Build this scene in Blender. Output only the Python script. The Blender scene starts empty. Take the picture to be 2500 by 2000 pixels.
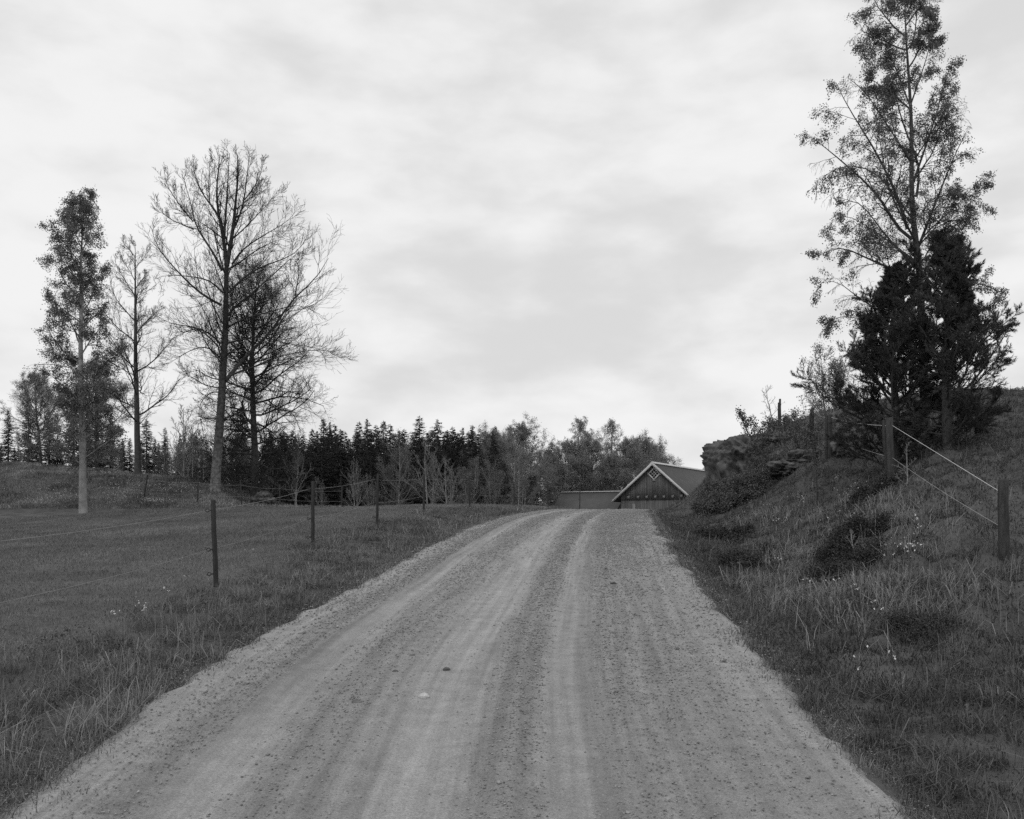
import bpy, math, random
import numpy as np
from mathutils import Vector, Matrix
C = bpy.context.scene.collection
R0 = np.random.default_rng(7)
F, CX, HZ, CZ = 2200.0, 1250.0, 1270.0, 1.65      # focal length, principal column, horizon row (2500 px frame), eye height

def P(px, py, d):
    return Vector(((px - CX) * d / F, d, CZ - (py - HZ) * d / F))

# ------------------------------------------------------------------ noise
def _hash(i, j, s):
    n = (i * 374761393 + j * 668265263 + s * 1442695041) & 0x7fffffff
    n = ((n ^ (n >> 13)) * 1274126177) & 0x7fffffff
    return ((n ^ (n >> 16)) & 0xffff) / 65535.0
def vnoise(x, y, s=0):
    xi = np.floor(x).astype(np.int64); yi = np.floor(y).astype(np.int64)
    fx = x - xi; fy = y - yi
    fx = fx * fx * (3 - 2 * fx); fy = fy * fy * (3 - 2 * fy)
    a = _hash(xi, yi, s); b = _hash(xi + 1, yi, s); c = _hash(xi, yi + 1, s); d = _hash(xi + 1, yi + 1, s)
    return (a * (1 - fx) + b * fx) * (1 - fy) + (c * (1 - fx) + d * fx) * fy
def fbm(x, y, s=0, o=4):
    v = 0; a = .5
    for k in range(o):
        v = v + a * (vnoise(x, y, s + k * 17) - .5); x = x * 2.03 + 5.1; y = y * 2.03 + 1.7; a *= .5
    return v

# ------------------------------------------------------------------ road and terrain
ZD = np.array([-12, 0, 5.5, 11, 15, 20, 25, 30, 34, 40, 46, 55, 65, 80, 120])
ZZ = np.array([-.9, 0, .40, .80, 1.12, 1.45, 1.70, 1.90, 2.02, 2.12, 2.10, 1.75, .9, -.5, -.6])
_yy = np.arange(-12, 121, .25)
_zz = np.interp(_yy, ZD, ZZ)
_zz = np.convolve(np.pad(_zz, 8, 'edge'), np.ones(17) / 17, 'valid')
def zr(d): return np.interp(d, _yy, _zz)
def d_of(py):
    d = np.arange(3, 41, .02); e = CZ - (py - HZ) * d / F - zr(d)
    k = np.argmax(e < 0); return d[k] if e.min() < 0 else d[np.argmin(np.abs(e))]
Lpx = [(336,1749),(499,1623),(649,1542),(812,1461),(928,1397),(1044,1333),(1160,1281),(1229,1260)]
Rpx = [(1960,1749),(1855,1623),(1774,1519),(1705,1438),(1647,1357),(1606,1287),(1591,1258)]
def edge(pts, tail):
    ys, xs = [], []
    for px, py in pts:
        d = d_of(py); ys.append(d); xs.append((px - CX) * d / F)
    sl = (xs[1] - xs[0]) / (ys[1] - ys[0])
    ys = [-12, ys[0] - 3] + ys; xs = [xs[0] - sl * 3 * .6 , xs[0] - sl * 3 * .8] + xs
    for d, x in tail: ys.append(d); xs.append(x)
    v = np.interp(_yy, ys, xs)
    return np.convolve(np.pad(v, 6, 'edge'), np.ones(13) / 13, 'valid')
_xl = edge(Lpx, [(33, .95), (40, 2.1), (50, 5.5), (60, 8.5), (75, 11.5), (90, 12), (120, 12)])
_xr = edge(Rpx, [(33, 5.05), (40, 6.4), (50, 10), (60, 13), (75, 17), (90, 18), (120, 18)])
def xL(d): return np.interp(d, _yy, _xl) - np.interp(d, [8, 16], [.05, .0])
def xR(d): return np.interp(d, _yy, _xr) + np.interp(d, [8, 16], [.11, .04])
FY = np.array([2, 6.5, 11.2, 15.1, 19.5, 25, 30, 37, 42, 48, 60])
FX = np.array([-4.5, -4.1, -3.68, -3.31, -2.93, -2.46, -1.43, .08, 1.68, 3.6, 6.5])
def xF(d): return np.interp(d, FY, FX)

ctl = []
for d in [-10, -4, 0, 3, 5, 7, 9, 11.5, 14, 17, 20, 24, 28, 32, 36, 40, 46, 55, 65, 78, 95, 115]:
    z = float(zr(d)); a, b = float(xL(d)), float(xR(d))
    ctl += [(a - .3, d, z), ((a + b) / 2, d, z), (b + .3, d, z)]
for d, z in [(6.5,.50),(11.2,.81),(15.1,1.2),(19.5,1.56),(25,1.83),(30,2.05),(37,2.22),(42,2.28),(48,2.2)]:
    ctl.append((float(xF(d)), d, z))
def cp(px, py, d): v = P(px, py, d); ctl.append(tuple(v))
for q in [(250,1500,9.3),(250,1350,14.8),(0,1400,12),(0,1600,7.5),(250,1280,25),(600,1275,25),(-300,1300,25),
          (250,1243,46),(0,1243,46),(600,1239,46),(450,1241,46),(800,1240,47),(950,1243,44),
          (250,1205,49.5),(400,1210,49.5),(250,1150,56),(330,1157,55),(450,1172,53),(525,1203,50),(575,1212,51),(625,1232,51),(0,1138,56),(-250,1138,56),(-250,1243,46),
          (1690,1254,30),(1655,1306,22),(1720,1400,13.2),(1800,1330,19),(1850,1480,11),(1950,1330,15.5),(2000,1420,11.3),(2080,1250,16.5),
          (2170,1162,16),(2018,1122,22),(1980,1077,27),(1903,1047,32),(1830,1075,33),(1790,1160,30),(1760,1236,27),(1860,1220,24),(2130,1040,40),(2250,1042,38),(2250,1180,15),
          (2250,1400,9.5),(2250,1270,12.5),(2250,1750,6),(2450,1380,11),(2500,1520,8),(2250,1550,7.6),(2100,1580,8)]:
    cp(*q)
ctl += [(26,40,6.2),(24,24,4.4),(14,18,3.4),(13,11,2.2),(12,4,1.4),(8,-4,.5),(9,0,.5),(5,2,.35),(18,48,5.0),(14,50,4.0),(20,60,3.0),(28,72,2.5),(40,60,4),(40,100,1),(22,85,-.4),(30,120,0),(60,120,0),(60,60,3),(60,20,4),
        (-17,60,2.6),(-8,56,2.0),(0,56,1.9),(-18,70,1.8),(-8,68,1.0),(0,68,.9),(-20,85,.6),(-8,85,.2),(2,85,0),(-30,72,4.0),(-45,72,4.5),(-40,95,1.5),(-60,60,4),(-60,120,1),(-10,120,0),(10,120,-.4),(-60,20,1.5),(-30,25,1.8),(-20,8,.7),(-40,0,.3),(-12,-6,-.4),(0,160,0),(60,160,0),(-60,160,0),(6,95,-.5),(10,85,-.6)]
ctl = np.array(ctl)
_A = ctl[:, :2]
def _phi(r2): return .5 * r2 * np.log(r2 + 1e-9)
_n = len(_A)
_K = _phi(((_A[:, None] - _A[None]) ** 2).sum(-1)) + np.eye(_n) * .6
_Q = np.c_[np.ones(_n), _A]
_W = np.linalg.solve(np.block([[_K, _Q], [_Q.T, np.zeros((3, 3))]]), np.r_[ctl[:, 2], 0, 0, 0])
HOL = [(6.45, 34.4, .28, .8), (6.15, 29.5, .3, .8), (5.75, 30, .5, 1.2), (5.25, 27, .3, 1.0), (6.1, 33, .4, 1.2), (4.55, 12.3, .38, .55), (4.0, 11.7, .25, .45), (3.5, 13.6, .22, .7), (3.0, 15.5, .18, .7), (5.2, 14.6, .2, .8)]
def sm(a, b, x):
    t = np.clip((x - a) / (b - a), 0, 1); return t * t * (3 - 2 * t)
def terr(x, y):
    x = np.asarray(x, float); y = np.asarray(y, float); sh = x.shape
    x = x.ravel(); y = y.ravel()
    xc = np.clip(x, -70, 70); yc = np.clip(y, -12, 165)
    out = np.empty_like(x)
    for i in range(0, len(x), 20000):
        a = np.c_[xc[i:i+20000], yc[i:i+20000]]
        out[i:i+20000] = _phi(((a[:, None] - _A[None]) ** 2).sum(-1)) @ _W[:_n] + _W[_n] + a @ _W[_n+1:]
    l, r, zz = xL(yc), xR(yc), zr(yc)
    dist = np.maximum(np.maximum(l - x, x - r), 0)
    on = 1 - sm(.1, 1.0, dist)
    right = sm(.3, 1.6, x - r) * sm(60, 45, y)
    left = sm(.2, 1.2, l - x) * sm(70, 45, y)
    fx = xF(np.clip(yc, 2, 60))
    pas = sm(-.5, .8, fx - x)
    out = out + right * (sm(34, 20, y) * .8 + .2) * (sm(.3, 2.2, x - r) * .62 * fbm(x * .7, y * .7, 3) + .36 * fbm(x * 2.1, y * 2.1, 9, 4) - .16 * np.abs(fbm(x * 1.3, y * 1.3, 23, 3)) * 4 * sm(.8, 2, x - r) + .06) + left * (1 - pas) * .16 * fbm(x * 1.1, y * 1.1, 5) + left * pas * .09 * fbm(x * .6, y * .6, 8)
    for hx, hy, hd, hw_ in HOL: out = out - hd * np.exp(-(((x - hx) ** 2 + (y - hy) ** 2) / hw_ ** 2))
    mound = sm(48, 50, y) * sm(-12, -15, x) * sm(70, 60, y)
    out = out + mound * .5 * fbm(x * .8, y * .8, 13)
    out = out - left * .06 * np.exp(-((l - x - .7) / .5) ** 2) - right * .05 * np.exp(-((x - r - .8) / .5) ** 2)
    out = out * (1 - on) + (zz - .03) * on
    return out.reshape(sh)
def tz(x, y): return float(terr(np.array([x]), np.array([y]))[0])
def hit(px, py, dmin=4.0, dmax=75):
    d = np.arange(dmin, dmax, .1)
    x = (px - CX) * d / F; z = CZ - (py - HZ) * d / F
    k = np.argmax(terr(x, d) > z)
    if terr(x, d)[k] <= z[k]: k = -1
    return float(x[k]), float(d[k]), tz(x[k], d[k])

# ------------------------------------------------------------------ mesh helpers
def mk(name, V, Fs, mat, parent=None, smooth=False, tone=None, link=True):
    me = bpy.data.meshes.new(name)
    V = np.asarray(V, np.float32).reshape(-1, 3)
    Fs = [np.asarray(f, np.int32) for f in (Fs if isinstance(Fs, list) else [Fs]) if len(f)]
    me.vertices.add(len(V)); me.vertices.foreach_set('co', V.ravel())
    tot = np.concatenate([np.full(len(f), f.shape[1], np.int32) for f in Fs])
    idx = np.concatenate([f.ravel() for f in Fs])
    me.loops.add(len(idx)); me.loops.foreach_set('vertex_index', idx)
    me.polygons.add(len(tot)); me.polygons.foreach_set('loop_start', np.r_[0, np.cumsum(tot)[:-1]].astype(np.int32))
    if smooth: me.polygons.foreach_set('use_smooth', np.ones(len(tot), bool))
    if tone is not None:
        at = me.attributes.new('tone', 'FLOAT', 'POINT'); at.data.foreach_set('value', np.asarray(tone, np.float32))
    me.update(calc_edges=True); me.validate()
    me.materials.append(mat)
    o = bpy.data.objects.new(name, me)
    if link: C.objects.link(o)
    if parent: o.parent = parent
    return o
class MB:
    def __init__(s): s.v = []; s.f = {}; s.t = []; s.n = 0
    def add(s, V, faces, tone=1.0):
        V = np.asarray(V, float).reshape(-1, 3)
        for f in faces: s.f.setdefault(len(f), []).append([i + s.n for i in f])
        s.v.append(V); s.t += [tone] * len(V); s.n += len(V)
    def box(s, c, h, rot=None, tone=1.0):
        q = np.array([[a, b, d] for a in (-1, 1) for b in (-1, 1) for d in (-1, 1)], float) * np.array(h)
        if rot is not None: q = q @ np.array(rot.to_3x3()).T
        s.add(q + np.array(c), [(0,1,3,2),(4,6,7,5),(0,4,5,1),(2,3,7,6),(0,2,6,4),(1,5,7,3)], tone)
    def arrays(s, V, Fa, tone=None):
        for f in (Fa if isinstance(Fa, list) else [Fa]):
            f = np.asarray(f)
            if len(f): s.f.setdefault(f.shape[1], []).extend((f + s.n).tolist())
        s.v.append(np.asarray(V, float).reshape(-1, 3)); s.n += len(s.v[-1])
        s.t += list(tone) if tone is not None else [1.0] * len(s.v[-1])
    def build(s, name, mat, parent=None, smooth=False):
        return mk(name, np.concatenate(s.v), [np.array(q) for q in s.f.values()], mat, parent, smooth, s.t)
def tubes(polys, sides=4, cap=False):
    groups = {}
    for p, r in polys: groups.setdefault(len(p), []).append((p, r))
    Vs, Fs, n0 = [], [], 0; caps = []
    for n, g in groups.items():
        A = np.array([[tuple(q) for q in p] for p, _ in g]); Rr = np.array([r for _, r in g], float)
        T = np.gradient(A, axis=1) if n > 2 else np.repeat((A[:, 1:] - A[:, :1]), 2, axis=1)
        T /= np.linalg.norm(T, axis=2, keepdims=True) + 1e-9
        mt = T.mean(1); ref = np.where(np.abs(mt[:, 2:3]) > .8, np.array([[1., .13, 0]]), np.array([[0., .1, 1.]]))[:, None]
        a = np.cross(T, ref); a /= np.linalg.norm(a, axis=2, keepdims=True) + 1e-9
        b = np.cross(T, a)
        th = np.arange(sides) * 2 * math.pi / sides
        V = A[:, :, None] + Rr[:, :, None, None] * (a[:, :, None] * np.cos(th)[:, None] + b[:, :, None] * np.sin(th)[:, None])
        K = len(g)
        base = n0 + (np.arange(K)[:, None, None] * n + np.arange(n - 1)[None, :, None]) * sides
        s = np.arange(sides)[None, None]; s2 = (s + 1) % sides
        Fs.append(np.stack([base + s, base + s2, base + sides + s2, base + sides + s], -1).reshape(-1, 4))
        if cap:
            e = n0 + (np.arange(K) * n + n - 1)[:, None] * sides + np.arange(sides)[None]
            caps.append(e)
        Vs.append(V.reshape(-1, 3)); n0 += V.size // 3
    F_ = [np.concatenate(Fs)]
    if caps: F_.append(np.concatenate(caps))
    return np.concatenate(Vs), F_
def leaves(cen, size, rng, aspect=.7, droop=0, dirs=None):
    """diamond leaves, random orientation; dirs gives the long axis"""
    n = len(cen); cen = np.asarray(cen, float)
    if dirs is None:
        dirs = rng.normal(size=(n, 3)); dirs[:, 2] -= droop
    dirs = dirs / (np.linalg.norm(dirs, axis=1, keepdims=True) + 1e-9)
    w = np.cross(dirs, rng.normal(size=(n, 3))); w /= np.linalg.norm(w, axis=1, keepdims=True) + 1e-9
    L = (np.asarray(size) * rng.uniform(.7, 1.3, n))[:, None]
    V = np.stack([cen, cen + dirs * L * .5 + w * L * aspect * .5, cen + dirs * L, cen + dirs * L * .5 - w * L * aspect * .5], 1)
    Fq = (np.arange(n)[:, None] * 4 + np.arange(4)[None])
    return V.reshape(-1, 3), Fq, np.repeat(rng.uniform(.65, 1.35, n), 4)

# ------------------------------------------------------------------ materials (all neutral greys: a black and white photograph)
def mat(name, base, rough=.9, var=.35, scale=4.0, tone=False, bump=0, bscale=40, spec=.2, trans=0, detail=6, stretch=(1, 1, 1), var2=0, scale2=.6, coords='Object'):
    m = bpy.data.materials.new(name); m.use_nodes = True
    nt = m.node_tree; N = nt.nodes; L = nt.links; b = N['Principled BSDF']
    b.inputs['Roughness'].default_value = rough; b.inputs['Specular IOR Level'].default_value = spec
    tc = N.new('ShaderNodeTexCoord'); mp = N.new('ShaderNodeMapping'); mp.inputs['Scale'].default_value = stretch
    L.new(tc.outputs[coords], mp.inputs['Vector'])
    def noise(sc, det=detail):
        n = N.new('ShaderNodeTexNoise'); n.inputs['Scale'].default_value = sc; n.inputs['Detail'].default_value = det; n.inputs['Roughness'].default_value = .62
        L.new(mp.outputs[0], n.inputs['Vector']); return n.outputs[0]
    def math_(op, a, c):
        x = N.new('ShaderNodeMath'); x.operation = op
        for i, q in enumerate((a, c)):
            if isinstance(q, (int, float)): x.inputs[i].default_value = q
            else: L.new(q, x.inputs[i])
        return x.outputs[0]
    def vary(v, sc):
        r = N.new('ShaderNodeMapRange'); r.inputs[1].default_value = .28; r.inputs[2].default_value = .72
        r.inputs[3].default_value = 1 - v; r.inputs[4].default_value = 1 + v; L.new(noise(sc), r.inputs[0]); return r.outputs[0]
    val = math_('MULTIPLY', vary(var, scale), base)
    if var2: val = math_('MULTIPLY', val, vary(var2, scale2))
    if tone:
        at = N.new('ShaderNodeAttribute'); at.attribute_name = 'tone'; val = math_('MULTIPLY', val, at.outputs['Fac'])
    cb = N.new('ShaderNodeCombineColor')
    for i in range(3): L.new(val, cb.inputs[i])
    L.new(cb.outputs[0], b.inputs['Base Color'])
    if bump:
        bp = N.new('ShaderNodeBump'); bp.inputs['Strength'].default_value = bump; bp.inputs['Distance'].default_value = .02
        L.new(noise(bscale, 8), bp.inputs['Height']); L.new(bp.outputs[0], b.inputs['Normal'])
    if trans:
        t = N.new('ShaderNodeBsdfTranslucent'); L.new(cb.outputs[0], t.inputs['Color'])
        mx = N.new('ShaderNodeMixShader'); mx.inputs[0].default_value = trans
        L.new(b.outputs[0], mx.inputs[1]); L.new(t.outputs[0], mx.inputs[2])
        L.new(mx.outputs[0], N['Material Output'].inputs['Surface'])
    return m, val, math_, vary, N, L, cb, b
def M(*a, **k): return mat(*a, **k)[0]

m_ground = M('ground_turf', .085, var=.45, scale=1.6, bump=.8, bscale=14, var2=.35, scale2=.25)
m_blade = M('grass_blade', .17, var=.25, scale=.5, tone=True, trans=.25, spec=.15, rough=.7)
m_bark = M('dark_bark', .075, var=.45, scale=3, bump=.8, bscale=22, stretch=(3, 3, 1))
m_twig = M('bare_twig', .04, var=.2, scale=2)
m_palebark = M('pale_bark', .27, var=.45, scale=2.5, bump=.5, bscale=20)
m_paletwig = M('pale_twig', .19, var=.3, scale=1)
m_midtwig = M('grey_twig', .17, var=.3, scale=1)
m_needle = M('spruce_needle', .038, var=.4, scale=.8, tone=True)
m_pine = M('pine_needle', .06, var=.4, scale=.8, tone=True)
m_juniper = M('juniper_needle', .06, var=.45, scale=1.5, tone=True)
m_birchleaf = M('birch_leaf', .18, var=.3, scale=2, tone=True, trans=.45)
m_budleaf = M('young_leaf', .18, var=.35, scale=.7, tone=True, trans=.3)
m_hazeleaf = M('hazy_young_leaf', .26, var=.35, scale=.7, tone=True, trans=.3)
m_shrubleaf = M('shrub_leaf', .12, var=.35, scale=2, tone=True, trans=.15)
m_postwood = M('stained_post', .045, var=.35, scale=6, bump=.4, bscale=30, stretch=(4, 4, 1))
m_oldwood = M('weathered_post', .06, var=.5, scale=6, bump=.8, bscale=30, stretch=(5, 5, 1))
m_plastic = M('black_plastic', .02, rough=.5, spec=.4)
m_wire = M('fence_cord', .3, var=.2)
m_whitecord = M('white_cord', .6, var=.1)
m_board = M('barn_board', .135, var=.25, scale=5, tone=True, stretch=(3, 3, .35), bump=.4, bscale=12)
m_roof = M('roof_felt', .1, var=.12, scale=1.4, var2=.12, scale2=8, bump=.2)
m_trim = M('pale_trim', .55, var=.12, scale=6)
m_glass = M('window_glass', .015, rough=.15, spec=.5)
m_box = M('nest_box_wood', .26, var=.3, scale=20)
m_dark = M('dark_hole', .01)
m_rock = M('mossy_rock', .09, var=.8, scale=2.8, bump=1.0, bscale=9, detail=10, var2=.4, scale2=7)
m_shadeleaf = M('shade_clump_leaf', .055, var=.4, scale=3, tone=True)  # near-black leaves of the clumps that stand in for shade on the bank
m_stone = M('road_stone', .26, var=.4, scale=30, tone=True)
m_flower = M('white_petal', .8, var=.1, trans=.2)
m_lichen = M('lichen_bark', .11, tone=True, var=.8, scale=6.5, bump=.8, bscale=25, detail=9)

# gravel road: compacted pale wheel tracks, darker loose gravel between them
m_road, val, math_, vary, N, L, cb, bs = mat('gravel', .275, var=.16, scale=7, detail=9, var2=.34, scale2=85)
at = N.new('ShaderNodeAttribute'); at.attribute_name = 'tone'
rp = N.new('ShaderNodeValToRGB'); el = rp.color_ramp.elements
stops = [(0, 1.1), (.07, 1.14), (.12, .92), (.17, .84), (.205, 1.12), (.235, 1.1), (.265, .9), (.34, .93), (.39, 1.1), (.44, 1.22), (.49, 1.16), (.525, .86), (.575, .86), (.6, 1.13), (.625, 1.1), (.66, .88), (.74, .95), (.82, .93), (.9, 1.04), (1, 1.14)]
while len(el) < len(stops): el.new(.5)
for e, (p_, c_) in zip(el, stops): e.position = p_; e.color = (c_ * .5, c_ * .5, c_ * .5, 1)
wob = math_('MULTIPLY', math_('SUBTRACT', vary(.5, 1.3), 1.0), .035)
L.new(math_('ADD', at.outputs['Fac'], wob), rp.inputs[0])
at2 = N.new('ShaderNodeAttribute'); at2.attribute_name = 'along'
cx = N.new('ShaderNodeCombineXYZ'); L.new(math_('MULTIPLY', at.outputs['Fac'], 55), cx.inputs[0]); L.new(math_('MULTIPLY', at2.outputs['Fac'], .35), cx.inputs[1])
sn = N.new('ShaderNodeTexNoise'); sn.inputs['Scale'].default_value = 1; sn.inputs['Detail'].default_value = 5; L.new(cx.outputs[0], sn.inputs['Vector'])
sr = N.new('ShaderNodeMapRange'); sr.inputs[1].default_value = .3; sr.inputs[2].default_value = .7; sr.inputs[3].default_value = .78; sr.inputs[4].default_value = 1.2; L.new(sn.outputs[0], sr.inputs[0])
v2 = math_('MULTIPLY', math_('MULTIPLY', val, math_('MULTIPLY', rp.outputs[0], 2.0)), sr.outputs[0])
for i in range(3): L.new(v2, cb.inputs[i])
bp = N.new('ShaderNodeBump'); bp.inputs['Strength'].default_value = .9; bp.inputs['Distance'].default_value = .015
nz = N.new('ShaderNodeTexNoise'); nz.inputs['Scale'].default_value = 45; nz.inputs['Detail'].default_value = 9; nz.inputs['Roughness'].default_value = .7
tc = N.new('ShaderNodeTexCoord'); L.new(tc.outputs['Object'], nz.inputs['Vector']); L.new(nz.outputs[0], bp.inputs['Height']); L.new(bp.outputs[0], bs.inputs['Normal'])

# ------------------------------------------------------------------ object bookkeeping
def tag(o, label=None, cat=None, group=None, kind=None):
    if label: o['label'] = label
    if cat: o['category'] = cat
    if group: o['group'] = group
    if kind: o['kind'] = kind
    return o
def thing(name, label, cat, loc, group=None, rz=0, sc=1):
    o = bpy.data.objects.new(name, None); C.objects.link(o); o.empty_display_size = .2
    o.location = loc; o.rotation_euler = (0, 0, rz)
    o.scale = sc if hasattr(sc, '__len__') else (sc, sc, sc)
    return tag(o, label, cat, group)
def dup(root, loc, rz=0, sc=1, label=None, group=None):
    r = root.copy(); C.objects.link(r); r.location = loc; r.rotation_euler = (0, 0, rz)
    r.scale = sc if hasattr(sc, '__len__') else (sc, sc, sc)
    if label: r['label'] = label
    if group: r['group'] = group
    for ch in list(root.children):
        c = ch.copy(); C.objects.link(c); c.parent = r
        for g in ch.children:
            d = g.copy(); C.objects.link(d); d.parent = c
    return r

# ------------------------------------------------------------------ ground and road sheets
ys = np.concatenate([np.arange(-12, 30, .16), np.arange(30, 62, .4), np.arange(62, 170, 2.5), [220, 320, 500, 800]])
xs = np.concatenate([[-800, -400, -200, -110], np.arange(-75, -24, 2.0), np.arange(-24, -8, .35), np.arange(-8, 12, .16), np.arange(12, 26, .4), np.arange(26, 76, 2.5), [110, 200, 400, 800]])
X, Y = np.meshgrid(xs, ys); Z = terr(X, Y)
nx, ny = len(xs), len(ys)
i = (np.arange(ny - 1)[:, None] * nx + np.arange(nx - 1)[None]).ravel()
tag(mk('ground', np.stack([X, Y, Z], -1), np.stack([i, i + 1, i + nx + 1, i + nx], 1), m_ground, smooth=True), kind='structure')
dv = np.concatenate([np.arange(-11, 20, .08), np.arange(20, 78, .25)]); du = np.linspace(0, 1, 60)
U, D = np.meshgrid(du, dv)
XX = xL(D) + (xR(D) - xL(D)) * U
wav = np.interp(U, [0, .17, .22, .33, .45, .56, .61, .7, 1], [0, .02, -.012, .012, -.016, .014, -.012, .018, 0])
ragged = .1 * fbm(D * 3.7, U * 0 + np.where(U < .5, 3, 9), 31, 5) * 2
XX += np.where(U < .02, ragged, 0) + np.where(U > .98, ragged, 0)
ZZr = zr(D) + wav * .8 + .02 * fbm(XX * 3, D * 1.2, 2) + .012 * np.sin(U * math.pi) + np.where((U < .01) | (U > .99), -.035, 0)
nx = len(du); i = (np.arange(len(dv) - 1)[:, None] * nx + np.arange(nx - 1)[None]).ravel()
ro = tag(mk('gravel_road', np.stack([XX, D, ZZr], -1), np.stack([i, i + 1, i + nx + 1, i + nx], 1), m_road, smooth=True, tone=U.ravel()), kind='structure')
at = ro.data.attributes.new('along', 'FLOAT', 'POINT'); at.data.foreach_set('value', D.ravel().astype(np.float32))

# loose gravel on the road (uncountable)
rng = np.random.default_rng(3)
n = 260000
dd = 3.2 + 34 * rng.random(n) ** 1.35
u = rng.random(n)
dens = np.interp(u, [0, .06, .12, .17, .2, .25, .29, .37, .42, .5, .53, .58, .6, .64, .67, .74, .84, .93, 1], [.35, .3, .8, 1, .25, .2, .55, .45, .15, .15, .8, .8, .22, .25, .85, .7, .55, .35, .4])
k = rng.random(n) < dens * (.45 + 1.1 * vnoise(u * 14, dd * 1.3, 5)); dd, u = dd[k], u[k]; n = len(dd)
x = xL(dd) + (xR(dd) - xL(dd)) * (u * 1.05 - .025)
sz = (.0018 + .0065 * rng.random(n) ** 3.3) * np.sqrt(dd / 5) * (1 + .9 * (rng.random(n) < .012))
z = zr(dd) + np.interp(u, [0, .17, .22, .33, .45, .56, .61, .7, 1], [0, .02, -.012, .012, -.016, .014, -.012, .018, 0]) + .012 * np.sin(u * math.pi) + .02 * fbm(x * 3, dd * 1.2, 2)
oct_ = np.array([[1,0,0],[-1,0,0],[0,1,0],[0,-1,0],[0,0,1],[0,0,-1]], float)
V = oct_[None] * rng.uniform(.6, 1.5, (n, 6, 1)) * sz[:, None, None]
V[:, :, 2] *= .7
th = rng.random(n) * 6.28; c, s = np.cos(th)[:, None], np.sin(th)[:, None]
V = np.stack([V[..., 0] * c - V[..., 1] * s, V[..., 0] * s + V[..., 1] * c, V[..., 2]], -1)
V += np.stack([x, dd, z + sz * .25], -1)[:, None]
of = np.array([[0,2,4],[2,1,4],[1,3,4],[3,0,4],[2,0,5],[1,2,5],[3,1,5],[0,3,5]])
tag(mk('loose_gravel', V, (np.arange(n)[:, None, None] * 6 + of[None]).reshape(-1, 3), m_stone, tone=np.repeat(rng.uniform(.6, 1.35, n), 6)), 'loose gravel scattered in strips between the wheel tracks of the road', 'gravel', kind='stuff')

# ------------------------------------------------------------------ rocks and stones
def rock(name, loc, rad, seed, m, label, cat, group=None, rz=0, sub=4, amp=.35, ridge=.15, freq=1.2, box=1, strat=.06, knob=.03):
    import bmesh
    from mathutils import noise as mn
    bm = bmesh.new(); bmesh.ops.create_icosphere(bm, subdivisions=sub, radius=1)
    off = Vector((seed * 3.1, seed * 1.7, seed * .9))
    for v in bm.verts:
        p = v.co.copy(); q = p * freq + off
        h = 1 + amp * mn.fractal(q, 1.0, 2.0, 5) - ridge * abs(mn.noise(q * 2.3 + off)) - strat * abs(mn.noise(Vector((q.x * 2, q.y * 2, q.z * 4)))) - ridge * .5 * abs(mn.noise(q * 5.1)) + knob * (mn.noise(q * 3.9) - .8 * abs(mn.noise(q * 6.7)) + .5 * mn.noise(q * 12.3) + .35 * mn.noise(q * 23.1))
        if box != 1: p = Vector([math.copysign(abs(c_) ** box, c_) for c_ in p])
        v.co = Vector((p.x * rad[0], p.y * rad[1], p.z * rad[2])) * h
    me = bpy.data.meshes.new(name); bm.to_mesh(me); bm.free(); me.materials.append(m)
    at = me.attributes.new('tone', 'FLOAT', 'POINT'); at.data.foreach_set('value', np.ones(len(me.vertices), np.float32))
    me.polygons.foreach_set('use_smooth', np.ones(len(me.polygons), bool))
    o = bpy.data.objects.new(name, me); C.objects.link(o); o.location = loc; o.rotation_euler = (0, 0, rz)
    return tag(o, label, cat, group)
oc = rock('rock_outcrop', P(1845, 1142, 31.2), (1.48, 1.9, 1.14), 4, m_rock, 'large mossy rock outcrop overhanging at the left end of the bank', 'rock', sub=6, amp=.28, ridge=.15, freq=1.05, box=.64, strat=0, knob=.11)
oc.rotation_euler = (0, -.18, .2)
for px, py, d, rad, sd, lb in [(1965, 1118, 25.5, (1.15, .8, .32), 2, 'flat mossy slab of rock in front of the double posts'),
                        (1935, 1150, 25, (1.2, .7, .3), 6, 'low layered rock slab on the bank below the crooked sapling'),
                        (1900, 1085, 30, (.9, .7, .25), 8, 'pale lichened rock shelf below the post on top of the bank'),
                        (2072, 1122, 21.5, (.45, .4, .36), 11, 'rounded boulder on the bank between posts and conifer')]:
    v = P(px, py, d); rock('rock', (v.x, v.y, tz(v.x, v.y) + rad[2] * .3), rad, sd, m_rock, lb, 'rock', rz=sd * .7, sub=5, ridge=.3)
v = hit(643, 1232, 40); rock('boulder', (v[0], v[1], v[2] + .25), (.75, .7, .5), 17, m_rock, 'grey boulder at the pasture edge right of the big bare tree', 'rock', sub=5, ridge=.25)
rs = [(1035, 1706, .03, 1.9, 'palest loose stone on the road, near its middle'), (1497, 1430, .034, .25, 'largest dark stone lying alone on the right half of the road'), (872, 1722, .03, .55, 'brown-grey lump of stone on the road left of the pale stone'), (1090, 1639, .024, .4, 'small dark stone on the edge of the bright wheel track'),
      (965, 1645, .022, .35, 'small dark stone between two wheel tracks'), (1005, 1605, .022, .5, 'tiny grey stone just above the small dark stones')]
for px, py, r_, tn, lb in rs:
    d = float(d_of(py)); x_ = (px - CX) * d / F
    o = rock('road_stone', (x_, d, float(zr(d)) + r_ * .45), (r_ * 1.25, r_, r_ * .8), px * .1, m_stone, lb, 'stone', 'single stones on the road', sub=3, amp=.3)
    o.data.attributes['tone'].data.foreach_set('value', np.full(len(o.data.vertices), tn, np.float32))

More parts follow.
